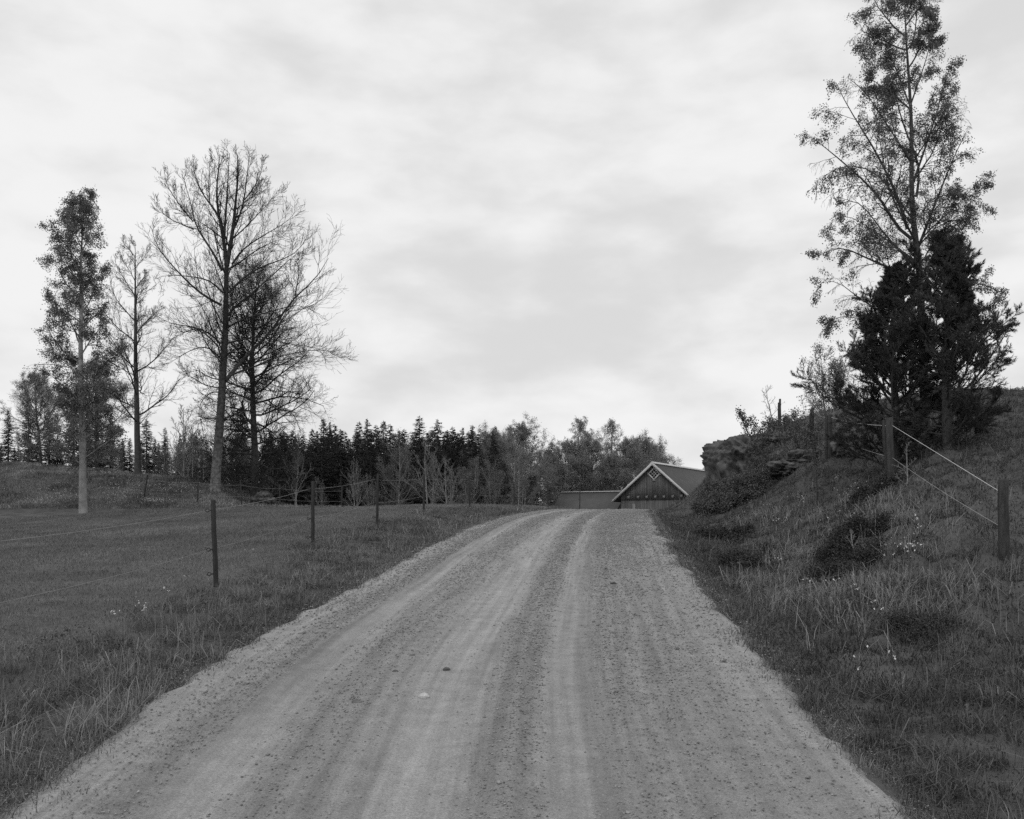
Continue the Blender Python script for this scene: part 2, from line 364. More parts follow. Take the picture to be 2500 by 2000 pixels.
# ------------------------------------------------------------------ grass (uncountable)
def tussocks(x, y, tone, h, frac, rad, step, rng):
    n = len(x); c = np.arange(0, n, step); k = rng.random(n) < frac * (.4 + 1.2 * vnoise(x * .7, y * .7, 88))
    d2 = rng.integers(0, len(c), n); o = np.argsort(y[c]); yc = y[c][o]
    i = np.clip(np.searchsorted(yc, y) + rng.integers(-6, 7, n), 0, len(c) - 1); src = c[o][i]
    near = k & (np.abs(y[src] - y) < 1.2) & (np.abs(x[src] - x) < 2.5)
    rr = rad * np.sqrt(np.maximum(y, 3) / 7)
    x = np.where(near, x[src] + rng.normal(0, 1, n) * rr, x); y = np.where(near, y[src] + rng.normal(0, 1, n) * rr, y)
    tt = _hash(src, src * 7, 3)
    return x, y, np.where(near, tone * (.55 + .9 * tt), tone * .9), np.where(near, h * (1.15 + .8 * tt), h * .75)
def blades(x, y, h, w, lean, tone, rng, name, label, m=m_blade, curl=.5):
    n = len(x); z = np.where((x > xL(y)) & (x < xR(y)), zr(y), terr(x, y)) - .012
    th = rng.random(n) * 6.283; la = np.abs(rng.normal(0, 1, n)) * lean
    dx, dy = np.cos(th), np.sin(th)
    ph = rng.random(n) * 6.283; wx, wy = np.cos(ph) * w * .5, np.sin(ph) * w * .5
    B = np.stack([x, y, z], -1)
    mid = B + np.stack([dx * la * h * .35, dy * la * h * .35, h * .55], -1)
    bend = np.clip(1 - la * curl, -.1, 1)
    tip = B + np.stack([dx * la * h, dy * la * h, h * np.where(bend > .25, bend, .25 + .1 * rng.random(n))], -1)
    W = np.stack([wx, wy, np.zeros(n)], -1)
    V = np.stack([B - W, B + W, mid + W * .8, mid - W * .8, tip], 1).reshape(-1, 3)
    b = np.arange(n)[:, None] * 5
    return tag(mk(name, V, [b + np.array([[0, 1, 2, 3]]), b + np.array([[3, 2, 4]])], m, tone=np.repeat(tone, 5)), label, 'grass', kind='stuff')
rng = np.random.default_rng(11)
n = 900000
r = 3.3 + 46 * rng.random(n); a = (rng.random(n) - .5) * 1.36
x, y = r * np.sin(a), r * np.cos(a)
l, rr, fx = xL(y), xR(y), xF(np.clip(y, 2, 60))
edgeL = l - x + .26 * fbm(x * 2.6, y * 2.6, 40, 5) + .02; edgeR = x - rr + .26 * fbm(x * 2.6, y * 2.6, 41, 5)
wsc = np.sqrt(r / 6)
patch = fbm(x * .9, y * .9, 60) * 2; fine = fbm(x * 4, y * 4, 61) * 2
isp = (x < fx + .25 * patch) & (x < l)
k = isp & (rng.random(n) < .95)
tn = np.clip(1.08 + .35 * patch[k] + .25 * fine[k], .5, 1.7) * rng.uniform(.75, 1.25, k.sum())
blades(x[k], y[k], (.03 + .045 * rng.random(k.sum())) * (1 + .5 * np.clip(patch[k], 0, 1)) * np.clip(r[k] / 14, 1, 1.4), .0055 * wsc[k], .8, tn, rng, 'pasture_grass', 'short grazed grass of the pasture behind the left fence')
k = (~isp) & (edgeL > .02) & (y > 0)
near = sm(0, .7, edgeL[k])
tn = np.clip(.97 + .5 * patch[k] + .5 * fine[k], .4, 1.8) * rng.uniform(.7, 1.3, k.sum())
pale = rng.random(k.sum()) < .02; tn[pale] *= 1.9
hh = (.032 + .095 * rng.random(k.sum()) ** 1.6) * (.6 + .4 * near) * np.clip(1 + .9 * patch[k] + .5 * fine[k], .25, 2) + .015
tx, ty, tn, hh = tussocks(x[k], y[k], tn, hh, .5, .06, 90, rng)
blades(tx, ty, hh, .0053 * wsc[k], .95, tn * .88, rng, 'verge_grass', 'longer grass on the left verge between fence and gravel road')
k = (edgeR > .02) & (y > 0)
near = sm(0, .8, edgeR[k]); kk = k.sum()
hollow_shade = 0  # lowers the blade tone in patches, painting shade into the hollows of the bank
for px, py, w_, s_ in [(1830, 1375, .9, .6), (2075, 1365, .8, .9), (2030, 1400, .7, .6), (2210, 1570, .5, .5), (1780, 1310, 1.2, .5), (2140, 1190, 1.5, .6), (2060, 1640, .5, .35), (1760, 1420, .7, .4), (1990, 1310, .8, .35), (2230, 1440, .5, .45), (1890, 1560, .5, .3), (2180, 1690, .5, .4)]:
    q = hit(px, py); hollow_shade = hollow_shade + s_ * np.exp(-((x[k] - q[0]) ** 2 + ((y[k] - q[1]) * .7) ** 2) / w_ ** 2)
tn = np.clip(.95 + .8 * patch[k] + .7 * fine[k] + .5 * fbm(x[k] * 9, y[k] * 9, 77, 2) - hollow_shade, .25, 2.0) * rng.uniform(.65, 1.35, kk)
pale = rng.random(kk) < .06; tn[pale] *= 1.7
hh = (.035 + .10 * rng.random(kk) ** 1.5) * (.6 + .4 * near) * np.clip(1 + 1.2 * patch[k] + .7 * fine[k], .2, 2.4) + .015
tx, ty, tn, hh = tussocks(x[k], y[k], tn, hh, .55, .075, 110, rng)
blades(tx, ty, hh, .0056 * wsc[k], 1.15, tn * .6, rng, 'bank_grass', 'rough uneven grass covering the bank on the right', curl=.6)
n = 60000
x = rng.uniform(-36, -8, n); y = rng.uniform(46, 62, n)
tn = np.clip(1 + 1.2 * fbm(x * .8, y * .8, 90) * 2, .35, 2) * rng.uniform(.6, 1.5, n)
blades(x, y, .08 + .16 * rng.random(n), np.full(n, .03), .9, tn, rng, 'mound_grass', 'rough grass on the mound beyond the pasture at far left')
n = 90000   # ragged grass fringe growing into the gravel
y = 3.2 + 38 * rng.random(n) ** 1.3; sd = rng.random(n) < .5
off = np.abs(rng.normal(0, .15, n)) * (vnoise(y * 2.7, sd * 9.0, 70) * 1.1) - .22 * rng.random(n)
x = np.where(sd, xL(y) + off - .05, xR(y) - off + .05)
B_ = blades(x, y, (.02 + .07 * rng.random(n) ** 1.5), .006 * np.sqrt(y / 6), 1.0, rng.uniform(.5, 1.5, n), rng, 'edge_grass', 'low grass fringe creeping into the gravel along both road edges')
# leafy ground cover between the grasses of the bank and verge
n = 150000; r = 3.5 + 28 * rng.random(n); a = (rng.random(n) - .5) * 1.36; x = r * np.sin(a); y = r * np.cos(a)
k = ((x - xR(y) > .15) | ((xL(y) - x > .1) & (x > xF(y) - .3))) & (fbm(x * 1.6, y * 1.6, 51) > np.where(x > 0, -.12, .02)); x, y, r = x[k], y[k], r[k]; n = len(x)
V, Fq, t = leaves(np.stack([x, y, terr(x, y) + .02 + .05 * rng.random(n)], -1), .02 * np.sqrt(r / 7), rng, .7, dirs=rng.normal(size=(n, 3)) * np.array([1, 1, .5]) + np.array([0, 0, .3]))
tag(mk('ground_cover', V, Fq, m_shrubleaf, tone=t * .6), 'small broad leaves growing low among the grass of the verges', 'ground cover', kind='stuff')
# pale dead tussocks drooping on the bank
bx, by, bh, bt = [], [], [], []
for px, py, w_, n_ in [(1890, 1440, .28, 420), (1935, 1480, .32, 520), (1985, 1400, .3, 420), (2160, 1450, .28, 380), (1950, 1330, .4, 420), (2060, 1300, .5, 420), (1860, 1290, .45, 380), (1900, 1250, .5, 300), (2190, 1260, .5, 380), (2230, 1330, .35, 320), (1880, 1370, .25, 260), (2110, 1480, .35, 320), (1760, 1430, .25, 180), (1865, 1270, .3, 260), (1795, 1530, .2, 120), (2000, 1270, .6, 360), (2330, 1450, .4, 300), (1940, 1070, .7, 260), (1960, 1045, .8, 260), (2080, 1048, .9, 260)]:
    q = hit(px, py)
    bx += list(q[0] + rng.normal(0, w_, n_)); by += list(q[1] + rng.normal(0, w_, n_)); bh += list(rng.uniform(.12, .38, n_)); bt += list(rng.uniform(.8, 2.0, n_))
bx, by, bh, bt = map(np.array, (bx, by, bh, bt)); k = bx > xR(by) + .35
blades(bx[k], by[k], bh[k], .0065 * np.sqrt(by[k] / 6), 1.0, bt[k], rng, 'dead_grass', 'pale dead grass drooping in tussocks over the right bank', curl=.62)
bx, by, bh = [], [], []
for px, py, n_ in [(304, 1590, 3), (337, 1600, 2), (645, 1480, 2), (875, 1380, 2), (1725, 1355, 2), (1735, 1330, 2), (1908, 1365, 3), (1765, 1500, 2), (1830, 1480, 2), (2040, 1540, 3), (2060, 1430, 3), (1870, 1390, 3), (430, 1590, 3), (590, 1530, 3), (700, 1440, 2), (1965, 1600, 3), (2090, 1640, 3), (2180, 1600, 3)]:
    q = hit(px, py); bx += list(q[0] + rng.normal(0, .04, n_)); by += list(q[1] + rng.normal(0, .04, n_)); bh += list(rng.uniform(.25, .42, n_))
blades(np.array(bx), np.array(by), np.array(bh), np.full(len(bx), .0055), .7, rng.uniform(1.6, 2.6, len(bx)), rng, 'dry_stalks', 'single dry pale grass stalks standing above the verges')
# white spring flowers
def flowers(pts, size, name, label):
    c = np.array(pts); V, Fq, t = leaves(np.repeat(c, 3, 0), size, rng, .8, dirs=rng.normal(size=(len(c) * 3, 3)) + np.array([[0, -.6, .5]]))
    return tag(mk(name, V, Fq, m_flower), label, 'flowers', kind='stuff')
pts = []
for px, py, sx, sy, n_ in [(380, 1226, 34, 4, 150), (310, 1215, 60, 20, 150), (440, 1200, 60, 14, 110), (290, 1190, 50, 20, 80), (260, 1158, 15, 3, 40), (420, 1190, 50, 10, 60), (150, 1210, 80, 20, 160)]:
    for _ in range(n_):
        q = hit(px + rng.normal(0, sx * .6), py + rng.normal(0, sy * .6), 40)
        if q[1] > 46 and q[1] < 60: pts.append((q[0] + rng.normal(0, .12), q[1] + rng.normal(0, .4), q[2] + .12))
flowers(pts, .03, 'mound_flowers', 'carpet of small white flowers on the grassy mound far left')
pts = []
for px, py, sx, sy, n_ in [(2085, 1215, 35, 12, 26), (2120, 1200, 25, 10, 12), (1895, 1287, 22, 8, 14), (2225, 1352, 22, 18, 26), (2170, 1365, 40, 25, 16), (1900, 1382, 12, 8, 7), (2000, 1445, 40, 8, 9), (2090, 1475, 12, 12, 6), (2130, 1510, 30, 20, 5), (2070, 1290, 80, 25, 16), (1860, 1260, 40, 20, 8), (2240, 1300, 15, 25, 9), (2150, 1630, 60, 50, 6), (1960, 1235, 60, 15, 8), (2030, 1190, 40, 12, 8)]:
    for _ in range(n_):
        q = hit(px + rng.normal(0, sx * .6), py + rng.normal(0, sy * .6))
        if q[0] > xR(q[1]) + .3: pts.append((q[0], q[1], q[2] + .12))
flowers(pts, .019, 'bank_flowers', 'white flowers dotted over the grassy right bank')
pts = []
for px, py, sx, sy, n_ in [(345, 1508, 25, 18, 9), (460, 1430, 8, 4, 3), (410, 1466, 20, 6, 4), (610, 1365, 15, 5, 2), (760, 1290, 10, 8, 3), (270, 1530, 15, 10, 4)]:
    for _ in range(n_):
        q = hit(px + rng.normal(0, sx * .6), py + rng.normal(0, sy * .6)); pts.append((q[0], q[1], q[2] + .12))
flowers(pts, .015, 'verge_flowers', 'few white flowers in the grass left of the road')

# ------------------------------------------------------------------ trees
class Cfg:
    def __init__(s, **k):
        s.segs = (10, 7, 5, 4, 3); s.jit = (.05, .13, .18, .22, .25); s.up = (0, .10, .08, .06, .05); s.n = (0, 9, 7, 4, 0); s.ratio = (.5, .5, .5, .5, .5); s.ang = (55, 50, 45, 42, 40); s.maxl = 3; s.rmin = .006; s.tip = .25; s.rk = .6; s.t0 = .15
        s.__dict__.update(k)
def perp(d, rng):
    v = Vector((rng.gauss(0, 1), rng.gauss(0, 1), rng.gauss(0, 1))); v -= d * v.dot(d); return v.normalized()
def sample(pts, rad, t):
    f = t * (len(pts) - 1); i = min(int(f), len(pts) - 2); w = f - i
    return pts[i].lerp(pts[i + 1], w), (pts[i + 1] - pts[i]).normalized(), rad[i] * (1 - w) + rad[i + 1] * w
def children(pts, rad, L, lvl, out, rng, c):
    if lvl >= c.maxl: return
    for k in range(c.n[lvl]):
        t = c.t0 + (1 - c.t0) * (k + rng.random()) / c.n[lvl]
        p, d, r = sample(pts, rad, min(t, .99))
        a = math.radians(c.ang[lvl] * rng.uniform(.65, 1.25))
        nd = d * math.cos(a) + perp(d, rng) * math.sin(a)
        grow(p, nd, L * c.ratio[lvl] * (1.05 - .6 * t) * rng.uniform(.6, 1.25), max(c.rmin, r * c.rk), lvl + 1, out, rng, c)
def grow(p, d, L, r, lvl, out, rng, c):
    n = c.segs[lvl]; st = L / n; pts = [p.copy()]; rad = [r]; j = c.jit[lvl]
    for i in range(n):
        d = (d + Vector((rng.gauss(0, j), rng.gauss(0, j), rng.gauss(0, j) + c.up[lvl]))).normalized()
        p = p + d * st; pts.append(p.copy()); rad.append(max(c.rmin * .6, r * (1 - (1 - c.tip) * (i + 1) / n)))
    out.setdefault(lvl, []).append((pts, rad))
    children(pts, rad, L, lvl, out, rng, c)
def smooth_poly(pts, n):
    P_ = np.array([tuple(p) for p in pts]); s = np.r_[0, np.cumsum(np.linalg.norm(np.diff(P_, axis=0), axis=1))]
    q = np.linspace(0, s[-1], n); A = np.stack([np.interp(q, s, P_[:, i]) for i in range(3)], 1)
    B = A.copy(); B[1:-1] = (A[:-2] + 2 * A[1:-1] + A[2:]) / 4
    return [Vector(b) for b in B], float(s[-1])
def deciduous(seed, H, r0, cb, nl, reach, c, ang=(75, 30), stems=1, wob=.03, lean=(0, 0), prof=None):
    """trunk with limbs; reach(t) = limb length at crown height t (0..1)"""
    rng = random.Random(seed); out = {}
    for s_ in range(stems):
        a0 = rng.random() * 6.28; sp = 0 if stems == 1 else .16
        base = Vector((math.cos(a0) * .12, math.sin(a0) * .12, 0)) * (stems > 1)
        hh = H * (1 if s_ == 0 else rng.uniform(.7, .98)); d = Vector((lean[0] + sp * math.cos(a0), lean[1] + sp * math.sin(a0), 1)).normalized()
        n = 16; pts = [base - Vector((0, 0, .3))]; rad = [r0 * 1.25]
        for i in range(n):
            d = (d + Vector((rng.gauss(0, wob), rng.gauss(0, wob), .04))).normalized()
            pts.append(pts[-1] + d * (hh + .3) / n); t = (i + 1) / n
            rad.append(max(c.rmin, r0 * (1.0 - t) ** .85 + c.rmin) * (.75 if stems > 1 else 1))
        out.setdefault(0, []).append((pts, rad))
        az = rng.random() * 6.28
        for k in range(nl // stems):
            t = (k + rng.random()) / (nl // stems); f = cb + (1 - cb) * t * .97
            p, dd, r = sample(pts, rad, f); az += 2.4 + rng.gauss(0, .4)
            a = math.radians(ang[0] + (ang[1] - ang[0]) * t + rng.gauss(0, 7))
            nd = Vector((math.cos(az) * math.sin(a), math.sin(az) * math.sin(a), math.cos(a)))
            grow(p, nd, reach(t) * rng.uniform(.7, 1.15), min(r * .55, max(c.rmin * 1.5, reach(t) * .016)), 1, out, rng, c)
    return out
def tree_parts(root, out, mt, mc, leaf=None, trunk_levels=(0, 1), tsides=8, crown='crown', clus=0):
    """builds trunk and crown meshes under root; leaf = (material, points per twig, size, spread, droop)"""
    tp = [q for l in trunk_levels for q in out.get(l, [])]
    t0 = [q for q in tp if q in out.get(0, [])] if False else out.get(0, [])
    b = MB(); V, Fs = tubes(t0, tsides); b.arrays(V, Fs)
    rest = [q for l in trunk_levels if l for q in out.get(l, [])]
    if rest: V, Fs = tubes(rest, 5); b.arrays(V, Fs)
    b.build('trunk', mt, root, True)
    tw = [q for l in out if l not in trunk_levels for q in out[l]]
    V, Fs = tubes(tw, 3); cr = mk(crown, V, Fs, mc, root, True)
    if leaf:
        lm, per, size, spread, droop = leaf; rg = np.random.default_rng(5)
        top = max(out); src = out[top] + (out.get(top - 1, []) if top > 2 else [])
        A = np.array([tuple(p[i]) for p, _ in src for i in range(1, len(p))]); A = np.repeat(A, per, 0)
        if clus: A = A[vnoise(A[:, 0] * clus + A[:, 2] * .6 * clus, A[:, 1] * clus + A[:, 2] * clus, 3) > .42]
        A = A + rg.normal(0, spread, A.shape); A[:, 2] -= abs(rg.normal(0, spread, len(A))) * droop
        V, Fq, t = leaves(A, np.full(len(A), size), rg, .75, droop=droop)
        mk('foliage', V, Fq, lm, root, False, t)
    return root

# --- big bare aspen, limbs traced and spread in depth, then grown
def T1(X_, Y_): return (250 + X_ / 3.317, 320 + Y_ / 3.317)
AD = 50.0
asp = P(527, 1203, AD); asp.z = tz(asp.x, asp.y)
def tr(poly, rng, dep=None, d0=AD):
    pts = []; n = len(poly); k = rng.uniform(-.75, .75) if dep is None else dep
    x0 = T1(*poly[0])[0]
    for i, q in enumerate(poly):
        px, py = T1(*q); d = d0 + k * abs(px - x0) * d0 / F + (0 if i == 0 else rng.gauss(0, .05))
        pts.append(P(px, py, d) - asp)
    return pts
rng = random.Random(21); out = {}
ca = Cfg(segs=(10, 8, 7, 5, 4), n=(0, 16, 8, 4, 0), jit=(.05, .08, .09, .10, .12), up=(0, .07, .085, .07, .05), ratio=(.5, .60, .62, .62), ang=(50, 44, 38, 34), maxl=4, rmin=.0082, rk=.42, tip=.25, t0=.08)
trunk = [(912, 2960), (915, 2900), (920, 2740), (943, 2490), (952, 2350), (965, 2190), (972, 2030), (980, 1890), (990, 1740), (998, 1592), (1000, 1400), (1002, 1250), (1006, 1090)]
pt, L_ = smooth_poly(tr(trunk, rng, 0), 22)
tr_r = [.33 - .025 * min(i, 2) - .0078 * i for i in range(22)]
out[0] = [(pt, tr_r)]
leaders = [([(1006, 1090), (985, 880), (940, 680), (920, 520), (928, 400), (945, 290), (950, 190)], .12), ([(1008, 1095), (1035, 930), (1060, 800), (1075, 600), (1092, 450), (1105, 320), (1095, 200)], .13), ([(985, 870), (1000, 650), (1015, 450), (1022, 280), (1030, 180)], .075), ([(1060, 800), (1110, 700), (1150, 560), (1165, 400), (1185, 250), (1190, 180)], .06), ([(940, 690), (880, 600), (790, 480), (745, 350), (735, 240)], .055), ([(1150, 560), (1220, 470), (1290, 340), (1300, 240)], .035), ([(870, 590), (860, 420), (870, 280), (880, 170)], .035)]
limbs = [([(1000, 2022), (1100, 1890), (1300, 1690), (1420, 1580), (1470, 1450), (1540, 1345), (1640, 1295), (1740, 1190), (1810, 1090), (1830, 1030)], .15, .3), ([(1560, 1330), (1588, 1180), (1590, 1000)], .05, .3),
 ([(1020, 1490), (1050, 1430), (1180, 1350), (1280, 1250), (1400, 1150), (1500, 1050), (1590, 980)], .10, -.4), ([(1020, 1310), (1150, 1180), (1260, 1110), (1400, 1060), (1520, 1020), (1600, 970), (1655, 860)], .09, .5),
 ([(1020, 1120), (1120, 1060), (1250, 960), (1370, 900), (1480, 870)], .06, -.7), ([(1050, 1080), (1130, 960), (1250, 880), (1380, 800), (1500, 740), (1560, 660)], .07, .2), ([(1060, 870), (1180, 760), (1290, 640), (1370, 560), (1420, 480)], .05, -.5), ([(1075, 640), (1180, 560), (1270, 480), (1320, 400)], .04, .6),
 ([(970, 1130), (880, 950), (800, 850), (740, 740), (730, 620), (690, 500), (650, 370)], .10, -.3), ([(740, 795), (650, 760), (540, 710), (460, 640), (420, 590)], .05, -.3), ([(735, 735), (640, 620), (570, 520), (510, 420), (500, 350)], .05, -.5), ([(985, 880), (900, 810), (800, 740), (700, 700), (620, 640)], .05, .6),
 ([(975, 1310), (880, 1210), (770, 1185), (640, 1170), (500, 1165), (420, 1200)], .07, .5), ([(965, 1410), (880, 1370), (760, 1290), (640, 1170), (520, 1040), (450, 950), (410, 870), (398, 790)], .10, -.2), ([(955, 1720), (850, 1620), (700, 1580), (540, 1560), (450, 1500)], .08, .3), ([(950, 1760), (880, 1680), (760, 1590), (640, 1640), (540, 1700)], .06, -.6),
 ([(1040, 1980), (1150, 1930), (1250, 1910), (1350, 1860), (1500, 1860), (1640, 1800), (1760, 1830)], .08, -.2), ([(1230, 1910), (1400, 1830), (1600, 1790), (1780, 1760), (1900, 1810), (1960, 1830)], .06, .1), ([(1010, 1720), (1150, 1680), (1300, 1660), (1500, 1730), (1650, 1740), (1850, 1780)], .07, .4), ([(985, 2330), (1080, 2290), (1180, 2260), (1290, 2280), (1420, 2230)], .06, .2),
 ([(935, 2115), (880, 2110), (790, 2200), (785, 2290), (810, 2370)], .045, .4), ([(940, 2080), (830, 2060), (720, 1990), (620, 1920)], .05, -.4), ([(960, 1850), (860, 1740), (740, 1760), (600, 1840), (520, 1900)], .06, .2), ([(990, 2160), (1060, 2220), (1100, 2310)], .04, -.3), ([(1000, 1600), (1090, 1540), (1200, 1500), (1350, 1470), (1500, 1420), (1650, 1400), (1740, 1480)], .07, -.6)]
for poly, r0 in leaders:
    pts, L_ = smooth_poly(tr(poly, rng, rng.uniform(-.5, .5)), 9)
    out[0].append((pts, [r0 * (1 - .85 * i / 8) for i in range(9)]))
    children(pts, [r0 * (1 - .85 * i / 8) for i in range(9)], L_ * .6, 1, out, rng, Cfg(**{**ca.__dict__, 'n': (0, 16, 7, 3, 0)}))
for poly, r0, dp in limbs:
    pts, L_ = smooth_poly(tr(poly, rng, dp), 10); r0 *= .8; rad = [r0 * (1 - .88 * i / 9) ** 1.1 for i in range(10)]
    out.setdefault(1, []).append((pts, rad))
    children(pts, rad, L_ * .75, 1, out, rng, Cfg(**{**ca.__dict__, 'n': (0, 16, 7, 3, 0)}))
cf = Cfg(**{**ca.__dict__, 'n': (0, 10, 6, 3, 0)})
for k in range(13):   # limbs towards and away from the viewer
    t = rng.uniform(.42, .98); p, d, r = sample(pt, tr_r, t); az = rng.choice([1, -1]) * rng.uniform(.9, 2.2)
    a = math.radians(70 - 25 * t)
    grow(p, Vector((math.cos(az) * math.sin(a), math.sin(az) * math.sin(a), math.cos(a))), rng.uniform(2.5, 4.5) * (1.15 - .4 * t), .045, 1, out, rng, cf)
ar = thing('bare_aspen', 'tallest bare tree, trunk pale and flecked at its foot, on the mound', 'tree', asp)
tree_parts(ar, out, m_bark, m_twig, tsides=10)
for ch in ar.children:
    if ch.name.startswith('trunk'):
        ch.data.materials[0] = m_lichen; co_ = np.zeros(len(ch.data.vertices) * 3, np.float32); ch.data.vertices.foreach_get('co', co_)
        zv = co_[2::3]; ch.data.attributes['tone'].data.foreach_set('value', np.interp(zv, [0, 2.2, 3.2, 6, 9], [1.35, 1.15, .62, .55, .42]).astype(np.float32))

# --- dense second tree behind the aspen
rch = lambda t: 3.8 * math.sin(math.pi * min(1, .22 + .72 * t)) ** .8 + .4
cd = Cfg(segs=(10, 8, 6, 4, 3), n=(0, 15, 9, 5, 0), jit=(.05, .12, .15, .17, .2), up=(0, .02, .02, .03, .03), ratio=(.5, .58, .58, .56), ang=(60, 52, 48, 45), maxl=4, rmin=.006, t0=.08)
def base_at(px, py, d): v = P(px, py, d); return Vector((v.x, v.y, tz(v.x, v.y)))
b2 = base_at(622, 1222, 54)
o2 = deciduous(5, 13.6, .24, .08, 58, rch, cd, (100, 28), wob=.02)
tree_parts(thing('bare_tree', 'dense dark bare tree close behind the tallest one, rounded twiggy crown', 'tree', b2), o2, m_bark, m_twig)
# --- slim bare tree on the left
c3 = Cfg(segs=(10, 8, 6, 4, 3), n=(0, 12, 7, 4, 0), jit=(.05, .09, .10, .12, .14), up=(0, .07, .08, .06, .05), maxl=4, ang=(50, 46, 40, 36), ratio=(.5, .55, .56, .56), rmin=.0065)
b3 = base_at(336, 1157, 54)
o3 = deciduous(9, 14.0, .2, .2, 24, lambda t: 3.1 * (1 - t) ** .6 + .7, c3, (72, 32), wob=.012)
tree_parts(thing('slim_bare_tree', 'slim bare tree with one straight trunk, standing alone at far left', 'tree', b3), o3, m_bark, m_twig)
# --- leafy birch at the left edge
cb_ = Cfg(n=(0, 12, 8, 4, 0), up=(0, .06, -.05, -.14, -.2), maxl=4, rmin=.006, ratio=(.5, .55, .55, .5))
b4 = base_at(204, 1200, 45)
o4 = deciduous(14, 15.6, .2, .12, 36, lambda t: 2.5 * math.sin(math.pi * (.3 + .6 * t)) + .3, cb_, (62, 30))
tree_parts(thing('leafy_birch', 'leafy birch at the left edge of the view, reaching in with thin branches', 'tree', b4), o4, m_palebark, m_twig, (m_birchleaf, 1, .07, .08, .5))
# --- birch on the right
b5 = base_at(2262, 1130, 20)
def tr5(poly, k, rng):
    return [P(px, py, 20 + k * abs(px - poly[0][0]) * 20 / F + (rng.gauss(0, .03) if i else 0)) - b5 for i, (px, py) in enumerate(poly)]
rng5 = random.Random(31); o5 = {}
c5 = Cfg(segs=(10, 8, 6, 5, 4), n=(0, 15, 8, 3, 0), jit=(.05, .10, .12, .12, .12), up=(0, .03, -.07, -.2, -.3), maxl=4, rmin=.003, ang=(50, 45, 42, 40), ratio=(.5, .5, .55, .6), t0=.15)
tk5, _ = smooth_poly(tr5([(2262, 1150), (2255, 900), (2247, 695), (2239, 598), (2228, 546), (2225, 441), (2226, 300), (2218, 180), (2210, 60), (2208, -40)], 0, rng5), 24)
r5 = [.115 * (1 - .93 * i / 23) for i in range(24)]; o5[0] = [(tk5, r5)]
for poly, r0, kd in [([(2227, 584), (2192, 563), (2168, 511), (2126, 455), (2081, 417), (2039, 379), (1984, 337)], .04, .3), ([(2215, 560), (2199, 494), (2175, 445), (2140, 372), (2105, 316), (2064, 253), (2040, 200)], .035, -.4), ([(2238, 480), (2248, 400), (2213, 330), (2189, 250), (2170, 150)], .03, .5), ([(2237, 671), (2189, 668), (2171, 650), (2126, 636), (2081, 612), (2040, 600), (2000, 625)], .035, .2),
        ([(2235, 650), (2171, 588), (2123, 521), (2085, 480), (2050, 500)], .028, -.6), ([(2250, 800), (2137, 755), (2081, 716), (2040, 680), (2005, 690)], .025, .4), ([(2252, 830), (2160, 790), (2080, 775), (2039, 765), (2020, 800)], .022, -.3), ([(2232, 540), (2150, 430), (2100, 400), (2020, 410), (1990, 460)], .025, .6), ([(2226, 400), (2150, 280), (2110, 220), (2070, 190)], .025, -.2),
        ([(2245, 690), (2290, 600), (2340, 540), (2390, 520)], .035, .3), ([(2240, 610), (2290, 480), (2330, 380), (2360, 320)], .035, -.4), ([(2228, 450), (2270, 330), (2300, 230), (2320, 160)], .03, .3), ([(2250, 760), (2330, 700), (2400, 690), (2450, 720)], .03, .5), ([(2222, 260), (2180, 150), (2150, 80)], .02, .4), ([(2222, 260), (2260, 150), (2280, 70)], .02, -.4), ([(2240, 600), (2170, 470), (2150, 350), (2130, 250)], .025, 1.2), ([(2240, 600), (2200, 520), (2170, 420), (2160, 330)], .022, -1.8), ([(2238, 640), (2130, 560), (2060, 520), (2030, 540)], .022, 1.0)]:
    pts, L_ = smooth_poly(tr5(poly, kd, rng5), 10); rad = [r0 * (1 - .85 * i / 9) for i in range(10)]
    o5.setdefault(1, []).append((pts, rad)); children(pts, rad, L_ * .62, 1, o5, rng5, c5)
for k in range(16):
    p, d, r = sample(tk5, r5, rng5.uniform(.35, .98)); az = rng5.random() * 6.28; a_ = .8
    grow(p, Vector((math.cos(az) * math.sin(a_), math.sin(az) * math.sin(a_), math.cos(a_))), rng5.uniform(.8, 1.7), .02, 1, o5, rng5, c5)
tree_parts(thing('leafy_birch', 'leafy birch rising above the dark conifer at the right edge', 'tree', b5), o5, m_bark, m_twig, (m_birchleaf, 2, .034, .035, .5), clus=2.6)

